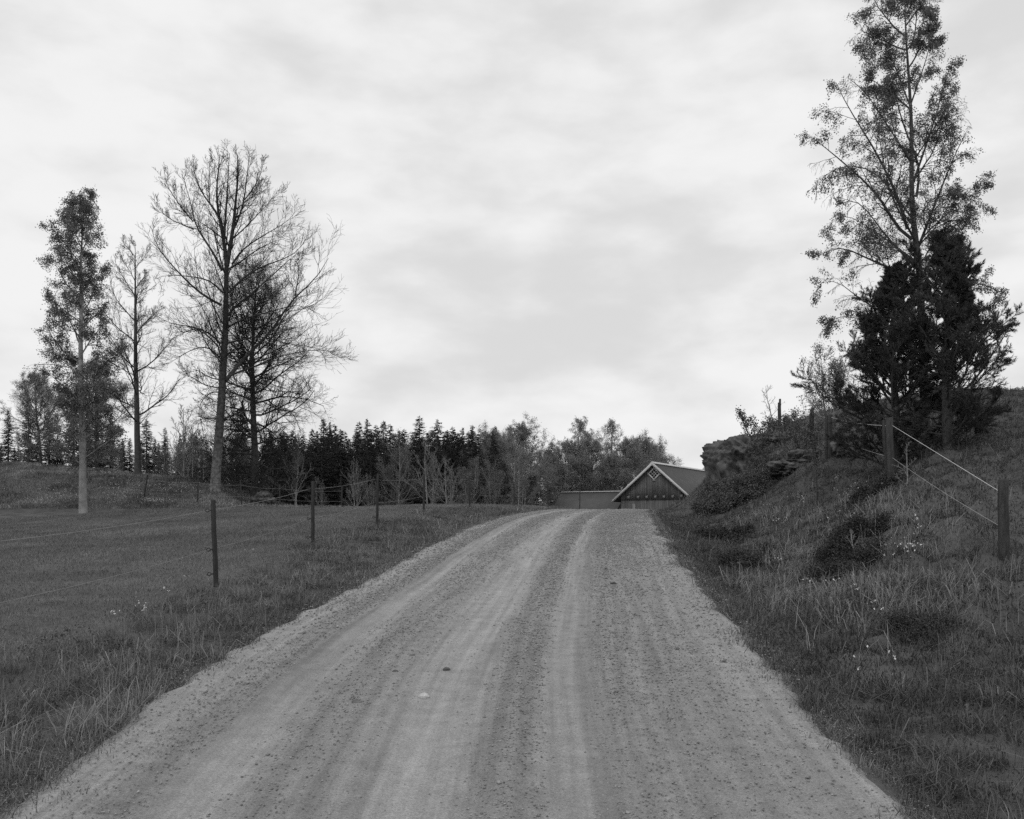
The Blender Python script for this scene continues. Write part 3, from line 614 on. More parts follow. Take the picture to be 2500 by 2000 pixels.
# --- dark conifer (juniper like) on the right bank
def juniper(seed, H, R):
    rng = random.Random(seed); out = {}; rg = np.random.default_rng(seed)
    c = Cfg(segs=(12, 8, 6, 5), n=(0, 13, 7, 0), up=(0, .025, .05, .05), jit=(.04, .10, .09, .1), ratio=(.5, .5, .55, .5), ang=(55, 44, 40, 40), maxl=3, rmin=.003, t0=.2)
    pts, _ = smooth_poly([Vector((0, 0, -.3)), Vector((.05, 0, H * .4)), Vector((-.05, .1, H * .7)), Vector((.05, 0, H))], 13)
    rad = [.13 * (1 - .9 * i / 12) for i in range(13)]; out[0] = [(pts, rad)]
    az = 0
    for k in range(50):
        t = .12 + .86 * (k + rng.random()) / 50; az += 2.4 + rng.gauss(0, .5); p, d, r = sample(pts, rad, t)
        a = math.radians(78 - 48 * t + rng.gauss(0, 12)); Lr = R * (1.02 - .72 * t ** 1.3) * rng.uniform(.5, 1.25) * (1.0 if t > .25 else .75) * (1 + .2 * math.sin(k * 1.7))
        grow(p, Vector((math.cos(az) * math.sin(a), math.sin(az) * math.sin(a), math.cos(a))), Lr, .03, 1, out, rng, c)
    A, Dr = [], []
    for l in (2, 3):
        for p, _ in out[l]:
            for i in range(len(p) - 1):
                e = p[i + 1] - p[i]
                for q in range(8 if l == 3 else 4):
                    A.append(p[i] + e * rng.random()); Dr.append(e.normalized() * 1.1 + Vector((rng.gauss(0, .45), rng.gauss(0, .45), rng.gauss(0, .45) + .1)))
    A = np.array([tuple(q) for q in A]); Dr = np.array([tuple(q) for q in Dr])
    return out, leaves(A, np.full(len(A), .075), rg, .11, dirs=Dr)
oj, (V, Fq, t) = juniper(8, 3.95, 1.85)
bj = base_at(2182, 1135, 18.5)
jr = thing('dark_conifer', 'dark dense conifer with ragged outline behind the thick post at right', 'tree', bj)
bb = MB(); VV, FF = tubes(oj[0], 8); bb.arrays(VV, FF); VV, FF = tubes(oj[1], 5); bb.arrays(VV, FF); bb.build('trunk', m_bark, jr, True)
VV, FF = tubes(oj[2] + oj[3], 3); mk('crown', VV, FF, m_twig, jr); mk('foliage', V, Fq, m_juniper, jr, False, t)
dup(jr, base_at(2315, 1150, 17.5), 2.1, .97, 'second dark conifer, at the right edge beside the ragged one')

# --- spruces
def spruce(seed, H, R, droop, gap=.0, clump=.28, mtl=None, cb=.06, thin=1.0):
    rng = random.Random(seed); rg = np.random.default_rng(seed)
    A, Dr, S, br = [], [], [], []
    z = H * cb
    while z < H * .985:
        f = 1 - z / H
        for k in range(rng.choice([3, 4, 5])):
            if rng.random() < gap: continue
            az = rng.random() * 6.28; Lb = R * (f ** .66) * rng.uniform(.5, 1.2) + .06
            o = Vector((math.cos(az), math.sin(az), 0)); pts = []; zj = rng.uniform(-.15, .15); droop_ = droop * rng.uniform(.5, 1.6)
            for i in range(5):
                t = i / 4; pts.append(Vector((0, 0, z + zj)) + o * Lb * t + Vector((0, 0, -droop_ * Lb * t + .8 * droop_ * Lb * t * t)))
            br.append((pts, [.025 * (1 - .8 * i / 4) + .004 for i in range(5)]))
            nq = max(5, int(Lb / .07 * thin)); side = Vector((-o.y, o.x, 0))
            for q in range(nq):
                t = rng.uniform(.12, 1); p, d, _ = sample(pts, [0] * 5, min(t, .99))
                A.append(p); s_ = rng.choice([-1, 1]); Dr.append(d * .8 + side * s_ * rng.uniform(.1, 1.0) + Vector((0, 0, rng.gauss(-.35, .5)))); S.append(clump * (.5 + .7 * f ** .5) * (1.15 - .5 * t))
        z += rng.uniform(.10, .24) * (.45 + .75 * f) * (H / 13)
    A = np.array([tuple(q) for q in A]); Dr = np.array([tuple(q) for q in Dr])
    V, Fq, t = leaves(A, np.array(S), rg, .42, dirs=Dr)
    tk = [([Vector((0, 0, -.5)), Vector((0, 0, H * .5)), Vector((0, 0, H))], [.016 * H, .009 * H, .008])]
    return tk, br, (V, Fq, t)
def spruce_thing(name, label, loc, args, m, group=None, rz=0):
    r_ = thing(name, label, 'tree', loc, group, rz); tk, br, (V, Fq, t) = spruce(*args)
    b = MB(); VV, FF = tubes(tk, 7); b.arrays(VV, FF); VV, FF = tubes(br, 3); b.arrays(VV, FF); b.build('trunk', m_bark, r_, True)
    mk('crown', V, Fq, m, r_, False, t); return r_
SP = {}
def place(kind, px, top, d, label=None, group=None, wide=1.0, sink=0.0):
    """a forest tree whose tip shows at pixel (px, top)"""
    v = P(px, top, d); g = tz(v.x, v.y) - sink; H = v.z - g
    src, H0 = SP[kind]; s_ = H / H0
    if not src.get('used'):
        src['used'] = 1; src.location = (v.x, v.y, g); src.scale = (s_ * wide, s_ * wide, s_); src.rotation_euler = (0, 0, px * .37)
        if label: src['label'] = label
        if group: src['group'] = group
        return src
    o = dup(src, (v.x, v.y, g), px * .37, (s_ * wide, s_ * wide, s_), label, group); 
    return o
GF = 'spruces of the dark forest edge'
LF = 'dark spruce in the dense forest edge behind the pasture, merging with its neighbours'
for kind, args, m in [('a', (1, 14, 2.7, .5), m_needle), ('b', (2, 14, 2.2, .45), m_needle), ('c', (3, 14, 3.4, .35, .1), m_needle), ('d', (4, 14, 2.4, .6, .08), m_needle)]:
    SP[kind] = (spruce_thing('spruce', LF, (0, 0, 0), args, m, GF), 14)
SP['p'] = (spruce_thing('pine', 'airy young pine in the forest edge, sky showing through', (0, 0, 0), (6, 14, 2.3, -.25, .3, .30, None, .3, .7), m_pine), 14)
sky = [('a', 790, 1020, 88, 'dark spruce at the left end of the open skyline, beside the bare trees'), ('b', 804, 1029, 86), ('d', 817, 1034, 87), ('p', 842, 1052, 90), ('p', 877, 1028, 92, 'airy pine showing sky through its top, between two dark spruces'), ('b', 897, 1021, 90, 'narrow dark spruce just right of the airy pine'), ('p', 918, 1036, 93), ('a', 936, 1025, 90), ('d', 953, 1034, 91), ('b', 973, 1050, 90), ('p', 987, 1046, 92), ('c', 1024, 1014, 86, 'tallest broad spruce of the forest edge, ragged side branches'), ('c', 1069, 1022, 88, 'second tallest broad spruce, right of the tallest one in the forest'),
       ('b', 1091, 1049, 94), ('p', 1105, 1040, 95), ('b', 1128, 1043, 94), ('a', 1153, 1036, 92), ('p', 1173, 1047, 95), ('b', 1187, 1050, 95), ('a', 1208, 1038, 92, 'dark full spruce at the right end of the spruce skyline'), ('d', 1229, 1070, 95), ('a', 1345, 1077, 112, 'small dark spruce peeping out between the birches left of the barn'), ('d', 1362, 1088, 115), ('b', 1720, 1136, 150, 'small conifer tip above the barn roof beside the rock'),
       ('d', 592, 985, 78, 'dark spruce seen through the twigs between the two large bare trees'), ('a', 660, 1055, 82), ('d', 690, 1062, 84), ('b', 715, 1050, 85), ('c', 740, 1060, 84), ('d', 762, 1045, 86), ('p', 545, 1065, 80), ('a', 505, 1072, 76), ('d', 470, 1060, 74), ('b', 440, 1056, 72), ('p', 403, 1043, 70, 'thin-topped conifer standing between the two groups of bare trees'), ('c', 358, 1022, 66, 'broad dark spruce with drooping limbs beside the slim bare tree'), ('a', 378, 1070, 68), ('d', 300, 1070, 70), ('a', 270, 1010, 70), ('b', 240, 960, 70), ('d', 215, 985, 72), ('a', 180, 960, 74), ('c', 120, 1000, 70), ('b', 70, 970, 72), ('d', 20, 1000, 70), ('a', -40, 960, 75)]
for q in sky: place(q[0], q[1], q[2], q[3], q[4] if len(q) > 4 else (LF if q[0] != 'p' else 'airy young pine in the forest edge, sky showing through'), GF if q[0] != 'p' else 'pines of the forest edge', wide=1.12)
rr_ = random.Random(4)
for k in range(84):
    px = 640 + 668 * (k + rr_.random()) / 84
    place(rr_.choice('aabdd'), px, rr_.uniform(1046, 1098) if px < 1215 else rr_.uniform(1112, 1165), rr_.uniform(74, 90), LF, GF, wide=1.35)
for k in range(34):
    px = -60 + 700 * (k + rr_.random()) / 34
    place(rr_.choice('abdd'), px, rr_.uniform(1065, 1110), rr_.uniform(62, 76), LF, GF, wide=1.5)

# --- lighter deciduous trees standing before and among the forest
DT = {}
def dproto(key, name, label, out, mt, mc, leaf=None, H=1):
    r_ = thing(name, label, 'tree', (0, 0, 0)); tree_parts(r_, out, mt, mc, leaf, tsides=6, clus=1.1 if key in ('round', 'weep') else 0); DT[key] = (r_, H)
cs = Cfg(n=(0, 8, 6, 3, 0), up=(0, .13, .10, .08, 0), maxl=3, rmin=.014, ang=(50, 40, 40, 40))
dproto('pale', 'bare_sapling', 'p', deciduous(41, 6, .10, .12, 20, lambda t: 2.4 * (1 - t) ** .6 + .5, cs, (55, 20)), m_palebark, m_paletwig, None, 6)
dproto('multi', 'bare_sapling', 'p', deciduous(42, 6, .09, .08, 30, lambda t: 2.3 * (1 - t) ** .5 + .5, cs, (55, 20), stems=3), m_palebark, m_paletwig, None, 6)
dproto('bushy', 'budding_tree', 'p', deciduous(43, 7, .11, .06, 40, lambda t: 2.6 * math.sin(math.pi * (.2 + .7 * t)) + .3, cs, (75, 25), stems=3), m_palebark, m_midtwig, (m_budleaf, 1, .075, .14, 0), 7)
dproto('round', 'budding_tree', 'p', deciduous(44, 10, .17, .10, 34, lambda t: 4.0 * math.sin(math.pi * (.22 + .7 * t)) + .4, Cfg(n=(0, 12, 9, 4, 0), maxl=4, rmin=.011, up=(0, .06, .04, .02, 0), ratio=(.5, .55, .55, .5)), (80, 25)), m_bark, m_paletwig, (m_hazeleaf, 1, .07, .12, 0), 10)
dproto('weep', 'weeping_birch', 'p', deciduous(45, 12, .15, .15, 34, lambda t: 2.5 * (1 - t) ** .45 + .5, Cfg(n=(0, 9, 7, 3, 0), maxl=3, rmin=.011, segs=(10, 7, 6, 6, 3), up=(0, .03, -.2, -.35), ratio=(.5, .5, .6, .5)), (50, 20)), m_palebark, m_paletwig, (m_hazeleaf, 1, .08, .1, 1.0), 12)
dproto('thin', 'slender_birch', 'p', deciduous(46, 9, .07, .3, 18, lambda t: 1.3 * (1 - t) ** .5 + .35, cs, (45, 20), wob=.015), m_palebark, m_paletwig, None, 9)
GB = 'lighter trees in front of the spruces'
def dplace(key, px, base, top, d, label, group=GB, wide=1.0):
    v = P(px, base, d); g = tz(v.x, v.y); H = CZ - (top - HZ) * d / F - g
    src, H0 = DT[key]; s_ = max(.2, H / H0)
    if not src.get('used'):
        src['used'] = 1; src.location = (v.x, v.y, g); src.scale = (s_ * wide, s_ * wide, s_); src.rotation_euler = (0, 0, px * .7); src['label'] = label; src['group'] = group; return src
    return dup(src, (v.x, v.y, g), px * .7, (s_ * wide, s_ * wide, s_), label, group)
LM = 'grey budding tree in the belt of lighter trees before the spruces'
for q in [('pale', 722, 1228, 1078, 54, 'pale-trunked bare sapling behind the boulder, left of the second post'), ('multi', 868, 1240, 1125, 56, 'small pale bare sapling between the second and third fence posts'), ('bushy', 968, 1240, 1075, 60, 'bushy pale budding tree right behind the third fence post'), ('multi', 1050, 1242, 1080, 58, 'wide fan-shaped pale bare tree behind the fourth fence post'), ('multi', 1095, 1242, 1120, 57, 'lower pale bush right of the fan-shaped bare tree'),
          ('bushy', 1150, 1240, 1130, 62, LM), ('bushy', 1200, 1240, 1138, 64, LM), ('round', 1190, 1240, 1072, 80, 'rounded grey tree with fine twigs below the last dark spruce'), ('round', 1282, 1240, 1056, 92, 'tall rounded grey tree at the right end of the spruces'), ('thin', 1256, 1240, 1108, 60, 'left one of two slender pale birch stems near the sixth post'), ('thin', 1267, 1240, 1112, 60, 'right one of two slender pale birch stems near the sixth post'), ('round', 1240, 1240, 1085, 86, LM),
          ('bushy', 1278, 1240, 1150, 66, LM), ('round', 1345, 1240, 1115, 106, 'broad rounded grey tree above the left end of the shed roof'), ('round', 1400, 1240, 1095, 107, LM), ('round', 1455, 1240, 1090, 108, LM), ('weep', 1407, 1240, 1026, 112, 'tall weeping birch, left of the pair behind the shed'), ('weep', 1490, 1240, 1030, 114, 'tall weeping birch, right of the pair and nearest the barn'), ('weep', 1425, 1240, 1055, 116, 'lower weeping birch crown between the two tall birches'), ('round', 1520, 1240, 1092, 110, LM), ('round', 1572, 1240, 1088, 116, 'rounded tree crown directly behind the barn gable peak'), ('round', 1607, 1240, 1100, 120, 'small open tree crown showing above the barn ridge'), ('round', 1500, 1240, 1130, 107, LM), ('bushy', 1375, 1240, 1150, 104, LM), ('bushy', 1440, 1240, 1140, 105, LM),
          ('bushy', 395, 1172, 1098, 62, LM), ('bushy', 445, 1178, 1100, 63, LM), ('round', 485, 1185, 1080, 66, LM), ('bushy', 575, 1210, 1120, 62, LM), ('bushy', 345, 1162, 1105, 62, LM), ('multi', 425, 1172, 1090, 58, 'pale crooked bare sapling between the leaning stakes on the mound'), ('thin', 470, 1180, 1040, 60, 'slender pale bare stem left of the big flecked trunk'), ('thin', 497, 1190, 1045, 58, 'thin pale stem close beside the big flecked trunk'), ('multi', 450, 1180, 1000, 62, 'tall feathery bare tree behind the gap left of the big trunk'), ('multi', 660, 1220, 1130, 60, 'small pale bush below the dense dark bare tree'), ('bushy', 290, 1160, 1090, 60, 'dark twiggy bush at the foot of the slim bare tree'), ('round', 236, 1160, 905, 62, 'tall grey twiggy tree filling the left edge above the mound'), ('round', 100, 1160, 930, 60, LM), ('round', 570, 1215, 1075, 62, LM), ('multi', 780, 1238, 1165, 60, 'small pale bare bush left of the small pale bare sapling'), ('multi', 905, 1240, 1160, 58, LM)]:
    dplace(*q)
# trees on the hill behind the right fence
for px, top, d, lb in [(2032, 882, 48, 'taller feathery budding tree on the hilltop left of the conifer'), (2052, 955, 50, 'slender budding tree second on the hilltop, before the bright gap'), (2078, 965, 50, 'budding tree on the hilltop nearest the dark conifer')]:
    v = P(px, 1045, d); g = tz(v.x, v.y); H = CZ - (top - HZ) * d / F - g
    o = dup(DT['bushy' if top < 900 else 'multi'][0], (v.x, v.y, g), px, (H / 6.5 * 1.05, H / 6.5 * 1.05, H / 6.5), lb, 'budding trees on the hilltop')

# --- saplings and shrubs on the bank
def sap(px, py, top, lb, seed, d=None, leaf=None, lean=(0, 0), nl=12, spread=.5, mt=m_bark, mc=m_twig, name='bare_sapling', r0=.02):
    q = hit(px, py) if d is None else tuple(base_at(px, py, d)); H = CZ - (top - HZ) * q[1] / F - q[2]
    c = Cfg(n=(0, 6, 4, 0), maxl=3, rmin=.004, up=(0, .08, .06, .03))
    o_ = deciduous(seed, H, r0, .25, nl, lambda t: H * spread * (1 - .6 * t), c, (60, 30), lean=lean, wob=.07)
    return tree_parts(thing(name, lb, 'sapling', (q[0], q[1], q[2])), o_, mt, mc, leaf, tsides=6)
sap(1885, 1180, 1000, 'crooked sapling with few leaves in front of the rock outcrop', 51, 26.5, (m_shrubleaf, 1, .05, .05, 0), (-.1, 0), 12, .45, r0=.035)
sap(1893, 1045, 928, 'thin bare sapling against the sky beside the post on the hilltop', 52, 32.5, None, (-.06, 0), 9, .38)
sap(2003, 1200, 1085, 'straight thin dark stem on the bank below the double posts', 53, 19.5, None, (-.22, 0), 5, .16)
sap(2100, 1385, 1290, 'pale twiggy dead plant beside the dark hollow on the bank', 54, None, None, (-.1, 0), 9, .5, m_palebark, m_paletwig, 'dead_plant', .012)
sap(2205, 1170, 1085, 'pale twiggy plant leaning beside the thick wooden post', 55, 15, None, (.15, 0), 8, .5, m_palebark, m_paletwig, 'dead_plant', .012)
def shrub(px, py, d, w, h, lb, seed, nleaf=1, size=.045, mleaf=m_shrubleaf, name='leafy_shrub', stems=6, dep=1.0, out_=.5):
    q = tuple(base_at(px, py, d)); rng = random.Random(seed); out = {}
    c = Cfg(n=(0, 8, 6, 0), maxl=3, rmin=.004, up=(0, .02, .02, 0), jit=(0, .2, .25, .3), ratio=(.5, .6, .55), ang=(50, 50, 50))
    for k in range(stems):
        a = rng.random() * 6.28; rr = rng.random() ** .5
        p = Vector((math.cos(a) * rr * w * .5, math.sin(a) * rr * w * .5 * dep, 0)); p.z = tz(q[0] + p.x, q[1] + p.y) - q[2] - .05
        dd = Vector((math.cos(a) * out_, math.sin(a) * out_, 1)).normalized()
        grow(p, dd, h * rng.uniform(.6, 1.0), .012, 1, out, rng, c)
    out[0] = out[1][:1]
    return tree_parts(thing(name, lb, 'shrub', q), out, m_bark, m_twig, (mleaf, nleaf, size, .05, 0), tsides=5)
shrub(1800, 1276, 25.0, 1.1, .86, 'dense leafy shrub under the overhanging rock', 61, 2, .046, stems=40, out_=.2)
shrub(1752, 1288, 24.5, .9, .62, 'lower leafy shrub left of the rock, beside the road', 62, 2, .042, stems=34, out_=.2)
shrub(1842, 1215, 26.5, 1.3, .75, 'leafy shrub covering the foot of the rock outcrop', 63, 2, .045, stems=30, out_=.3)
shrub(1850, 1085, 31, 1.6, .8, 'small sprigs of leaves against the sky on top of the rock', 64, 1, .05, stems=9)
shrub(1915, 1052, 31.5, 1.2, .6, 'low leafy shrub around the foot of the hilltop post', 65, 1, .05, stems=10)
shrub(1975, 1085, 26.5, .9, 1.35, 'tall leafy shrub growing through the left pair of posts', 66, 1, .05, stems=9)
shrub(2020, 1110, 22.5, .5, .9, 'thin leafy shrub climbing the middle pair of posts', 67, 1, .045, stems=5)
GH = 'dark leafy clumps standing in for shade on the right bank'  # low dark plants added where the bank's hollows are only shaded
for px, py, w_, h_, n_, lb in [(2092, 1362, .75, .34, 44, 'largest dark leafy clump, standing in for shade in the hollow of the bank'), (2036, 1398, .6, .2, 30, 'dark leafy clump standing in for shade left of the hollow, nearer the road'), (1832, 1378, .8, .2, 34, 'dark leafy clump standing in for shade on the lower bank below the crooked sapling'), (1775, 1318, 1.0, .22, 34, 'dark leafy clump standing in for shade at the foot of the leafy shrubs'), (2140, 1205, 1.0, .28, 34, 'dark leafy clump standing in for shade on the bank in front of the thick post'), (2228, 1560, .5, .14, 24, 'small dark leafy clump standing in for shade low down near the right edge')]:
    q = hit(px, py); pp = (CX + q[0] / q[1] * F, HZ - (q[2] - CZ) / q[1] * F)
    o = shrub(pp[0], pp[1], q[1], w_, h_, lb, int(px), 2, .0019 * q[1], m_shadeleaf, 'shade_clump', n_); o['group'] = GH

# ------------------------------------------------------------------ fences
def post(px, top, base, d, w, label, group, mt, tilt=0.0, ins=(), square=True, rz=.3, cat='fence post', loc=None, h=None):
    if loc is None: v = P(px, base, d); loc = Vector((v.x, v.y, tz(v.x, v.y))); h = CZ - (top - HZ) * d / F - loc.z
    r_ = thing('fence_post', label, cat, loc, group, 0)
    r_.rotation_euler = (0, tilt, 0)
    b = MB()
    pts = [Vector((0, 0, -.35)), Vector((.004, 0, h * .3)), Vector((-.004, .003, h * .7)), Vector((0, 0, h - .015)), Vector((0, 0, h))]
    V, Fs = tubes([(pts, [w * .54, w * .52, w * .5, w * .5, w * .43])], 4 if square else 12, cap=True); b.arrays(V, Fs)
    o = b.build('shaft', mt, r_, not square); o.rotation_euler = (0, 0, rz)
    for z_ in ins:
        b = MB(); ring = [Vector((-w * .5 - .045 + .022 * math.cos(a), -.012, z_ + .022 * math.sin(a))) for a in np.linspace(0, 6.283, 9)]
        V, Fs = tubes([(ring, [.006] * 9)], 5); b.arrays(V, Fs)
        V, Fs = tubes([([Vector((-w * .4, 0, z_)), Vector((-w * .5 - .03, -.01, z_))], [.012, .009])], 6); b.arrays(V, Fs)
        b.build('insulator', m_plastic, r_, True)
    return r_, loc, h
GP = 'dark posts of the electric fence along the road'
lp = []
for k, (px, top, base, d, lb, tl) in enumerate([(-137, 1190, 1660, 6.5, 'dark fence post just outside the view at left', 0), (527, 1220, 1435, 11.2, 'nearest dark fence post, tallest in view, left of the road', -.03), (763, 1175, 1335, 15.1, 'second dark fence post from the left along the pasture', .01), (920, 1156, 1280, 19.5, 'third dark fence post along the pasture, its foot in long grass', .02), (1034, 1157, 1254, 25, 'fourth dark fence post, before the fan-shaped pale tree', .015), (1146, 1161, 1241, 30, 'fifth dark fence post where the verge meets the pasture', 0), (1255, 1176, 1236, 37, 'sixth fence post, beside the two slender birch stems', 0), (1338, 1179, 1238, 42, 'seventh fence post, just left of the shed roof', 0), (1415, 1180, 1242, 47, 'thin fence post standing out against the shed roof', .02)]):
    x_ = float(np.interp(d, FY, FX)) if k else -4.1
    loc = Vector((x_ if k == 0 else (px - CX) * d / F, d, 0)); loc.z = tz(loc.x, loc.y); h = 1.1 if k == 0 else CZ - (top - HZ) * d / F - loc.z
    lp.append(post(px, top, base, d, .058, lb, GP, m_postwood, tl, (h * .15, h * .43, h * .88) if d < 22 else (h * .43, h * .88), loc=loc, h=h))
def wire(pts, r_, name, label, m, sag=.03, group=None):
    q = []
    for a, b in zip(pts[:-1], pts[1:]):
        for i in range(8):
            t = i / 8; p = a.lerp(b, t); p.z -= sag * 4 * t * (1 - t); q.append(p)
    q.append(pts[-1]); V, Fs = tubes([(q, [r_] * len(q))], 5)
    return tag(mk(name, V, Fs, m, None, True), label, 'fence wire', group)
GW = 'wires of the electric fence along the road'
def at_h(f): return [l_ + Vector((-.07, -.01, h_ * f)) for _, l_, h_ in lp]
wire(at_h(.88), .0027, 'fence_wire', 'upper thin wire of the electric fence left of the road', m_wire, .035, GW)
wire(at_h(.43), .0025, 'fence_wire', 'middle thin wire of the electric fence left of the road', m_wire, .035, GW)
GS = 'thin stakes along the far side of the pasture'
fs = []
for px, top, base, d, tl, lb in [(350, 1158, 1230, 48, .16, 'leaning dark stake at the foot of the flowery mound'), (482, 1166, 1230, 47.5, .04, 'upright thin stake on the mound left of the big trunk'), (590, 1172, 1232, 47.5, -.05, 'thin stake just right of the big trunk, leaning slightly left'), (683, 1182, 1236, 48, 0, 'thin stake right of the boulder at the pasture edge'), (834, 1188, 1239, 49, .02, 'thin grey stake right of the second fence post, at the far pasture edge')]:
    fs.append(post(px, top, base, d, .07, lb, GS, m_postwood, tl, (), False))
for f in (.8, .35): wire([l_ + Vector((0, -.05, h_ * f)) for _, l_, h_ in fs], .004, 'fence_wire', 'upper faint wire along the far side of the pasture' if f > .5 else 'lower faint wire along the far side of the pasture', m_wire, .06, 'wires along the far side of the pasture')
for px, top, base, d, lb in [(952, 1222, 1240, 46, 'short leaning stub of wood at the far pasture edge'), (978, 1230, 1241, 46, 'shorter pale stub of wood right of the leaning one')]:
    post(px, top, base, d, .09, lb, None, m_oldwood, -.12, (), False, cat='stake')
GR = 'old wooden posts on the right bank'
rp_ = {}
for key, px, top, base, d, w, tl, sq, lb in [('a', 2176, 1020, 1160, 16, .125, -.03, False, 'thick round weathered post in front of the dark conifer'), ('a2', 2166, 1026, 1155, 16.25, .07, -.06, True, 'thinner dark post leaning against the thick round post'), ('b', 2027, 1012, 1122, 22, .11, 0, False, 'right post of the middle pair on the bank'), ('b2', 2018, 1014, 1120, 22.2, .09, .0, True, 'left post of the middle pair on the bank'), ('c', 1984, 995, 1077, 27, .10, .0, False, 'right post of the ivy-grown pair, left of the middle pair'), ('c2', 1979, 999, 1077, 27.2, .08, 0, True, 'left post of the ivy-grown pair, left of the middle pair'), ('d', 1905, 974, 1047, 32, .10, -.01, True, 'taller post of the pair against the sky on the hilltop'), ('d2', 1901, 983, 1047, 32.15, .08, 0, True, 'shorter post of the pair against the sky on the hilltop')]:
    rp_[key] = post(px, top, base, d, w, lb, GR, m_oldwood, tl, (), sq)
rp_['z'] = post(0, 0, 0, 0, .12, 'thick wooden post outside the bank view at far right', GR, m_oldwood, 0, (), False, loc=Vector((6.0, 11, tz(6.0, 11))), h=1.0)
a_, b_, c_, d_, z_ = rp_['a'], rp_['b'], rp_['c'], rp_['d'], rp_['z']
def tp(q, f): return q[1] + Vector((0, -.06, q[2] * f))
wire([P(2450, 1206, 11), tp(a_, .88)], .0038, 'fence_wire', 'white cord slanting down right from the thick post', m_whitecord, .0)
wire([tp(a_, .88), tp(b_, .93)], .0038, 'fence_wire', 'white cord from the thick post to the middle pair', m_whitecord, .05)
wire([tp(b_, .93), tp(c_, .9), tp(d_, .45)], .004, 'fence_wire', 'thin wire from the middle pair up to the hilltop post', m_wire, .08)
wire([P(2450, 1290, 11), tp(a_, .42), tp(b_, .5)], .004, 'fence_wire', 'lower thin wire through the thick post on the right bank', m_wire, .03)

# ------------------------------------------------------------------ barn and shed
TH = math.radians(29.6); AX = Vector((13.21, 85.0)); ZB = -.7
barn = thing('barn', 'dark board barn with steep roof, pale gable trim and diamond window', 'barn', (AX.x, AX.y, ZB), rz=-TH)
apex = CZ + (HZ - 1129) * 85 / F - ZB; HWr = 4.07; m_ = (apex - (CZ + (HZ - 1221) * 85 / F - ZB)) / HWr
LB = 26.0; OV = .5; HW = 3.35
rg = np.random.default_rng(2)
def rz_(x_): return apex - .16 - m_ * abs(x_)
zl = CZ + (HZ - 1220.5) * 85 / F - ZB      # overlap line of the boards
b = MB(); x_ = -HW
while x_ < HW - .02:
    w_ = min(rg.uniform(.13, .22), HW - x_); x2 = x_ + w_ - .008; dy = rg.uniform(0, .012); t_ = rg.uniform(.78, 1.2)
    for lo, hi, off, k in ((zl, None, OV - .05, 1), (-1.0, zl, OV, .92)):
        za, zb2 = (rz_(x_), rz_(x2)) if hi is None else (hi, hi)
        if za <= lo + .05: continue
        yy = off + dy
        b.add([(x_, yy, lo), (x2, yy, lo), (x2, yy, zb2), (x_, yy, za), (x_, yy + .03, lo), (x2, yy + .03, lo), (x2, yy + .03, zb2), (x_, yy + .03, za)], [(0,1,2,3),(5,4,7,6),(1,5,6,2),(4,0,3,7),(0,4,5,1),(3,2,6,7)], t_ * k)
    x_ += w_
b.box((0, OV + .1, (zl - 1) / 2), (HW - .03, .03, (zl + 1) / 2), tone=.5)
b.add([(-HW + .05, OV + .09, zl - .6), (HW - .05, OV + .09, zl - .6), (HW - .05, OV + .09, rz_(HW) - .05), (0, OV + .09, rz_(0) - .05), (-HW + .05, OV + .09, rz_(HW) - .05)], [(0, 1, 2, 3, 4)], .4)
b.build('gable_wall', m_board, barn)
b = MB()
for s_ in (-1, 1): b.box((s_ * (HW - .05), OV + LB / 2, (rz_(HW) - 1) / 2), (.05, LB / 2 - .35, (rz_(HW) + .9) / 2))
b.box((0, OV + LB - .3, 1.2), (HW - .12, .05, 2.2)); b.build('side_wall', m_board, barn)
b = MB(); nrm = math.sqrt(1 + m_ * m_)
def slab(b, x0, x1, y0, y1, top, th, off=0):
    pr = [(x0, top - m_ * abs(x0)), (x1, top - m_ * abs(x1)), (x1, top - m_ * abs(x1) - th), (x0, top - m_ * abs(x0) - th)]
    V = [(p, y0, q) for p, q in pr] + [(p, y1, q) for p, q in pr]
    f = [(0,1,2,3),(7,6,5,4),(4,5,1,0),(6,7,3,2),(5,6,2,1),(7,4,0,3)]
    b.add(V, f)
slab(b, 0, -HWr, 0.02, LB, apex, .14); slab(b, 0, HWr, 0.02, LB, apex, .14); b.build('roof', m_roof, barn)
b = MB()
for s_ in (-1, 1): b.box((s_ * .1, LB / 2 - .02, apex + .02 - .1 * m_ + .05), (.14, LB / 2 + .02, .02), Matrix.Rotation(s_ * math.atan(m_), 4, 'Y'))
b.build('ridge_cap', m_trim, barn)
for s_ in (-1, 1):
    b = MB(); slab(b, 0 if s_ < 0 else .01, s_ * (HWr + .02), -.045, .015, apex + .03, .29); b.build('bargeboard', m_trim, barn)
# diamond window
wz = CZ + (HZ - 1156.5) * 85 / F - ZB; wy = OV - .12; wh = .39
win = MB()
R45 = Matrix.Rotation(math.radians(45), 4, 'Y')
def rot(v): return tuple(R45 @ Vector(v) + Vector((0.05, wy, wz)))
for s_ in (-1, 1):
    win.box(rot((s_ * wh, 0, 0)), (.065, .03, wh + .16), R45); win.box(rot((0, .012, s_ * wh)), (wh + .16, .03, .065), R45)
wo = win.build('window', m_trim, barn)
b = MB()
for s_ in (-1, 1):
    b.box(rot((s_ * .11, .02, 0)), (.018, .012, wh - .05), R45); b.box(rot((0, .024, s_ * .11)), (wh - .05, .012, .018), R45)
b.build('muntin', m_trim, wo)
b = MB(); b.box(rot((0, .05, 0)), (wh - .02, .006, wh - .02), R45); b.build('pane', m_glass, wo)
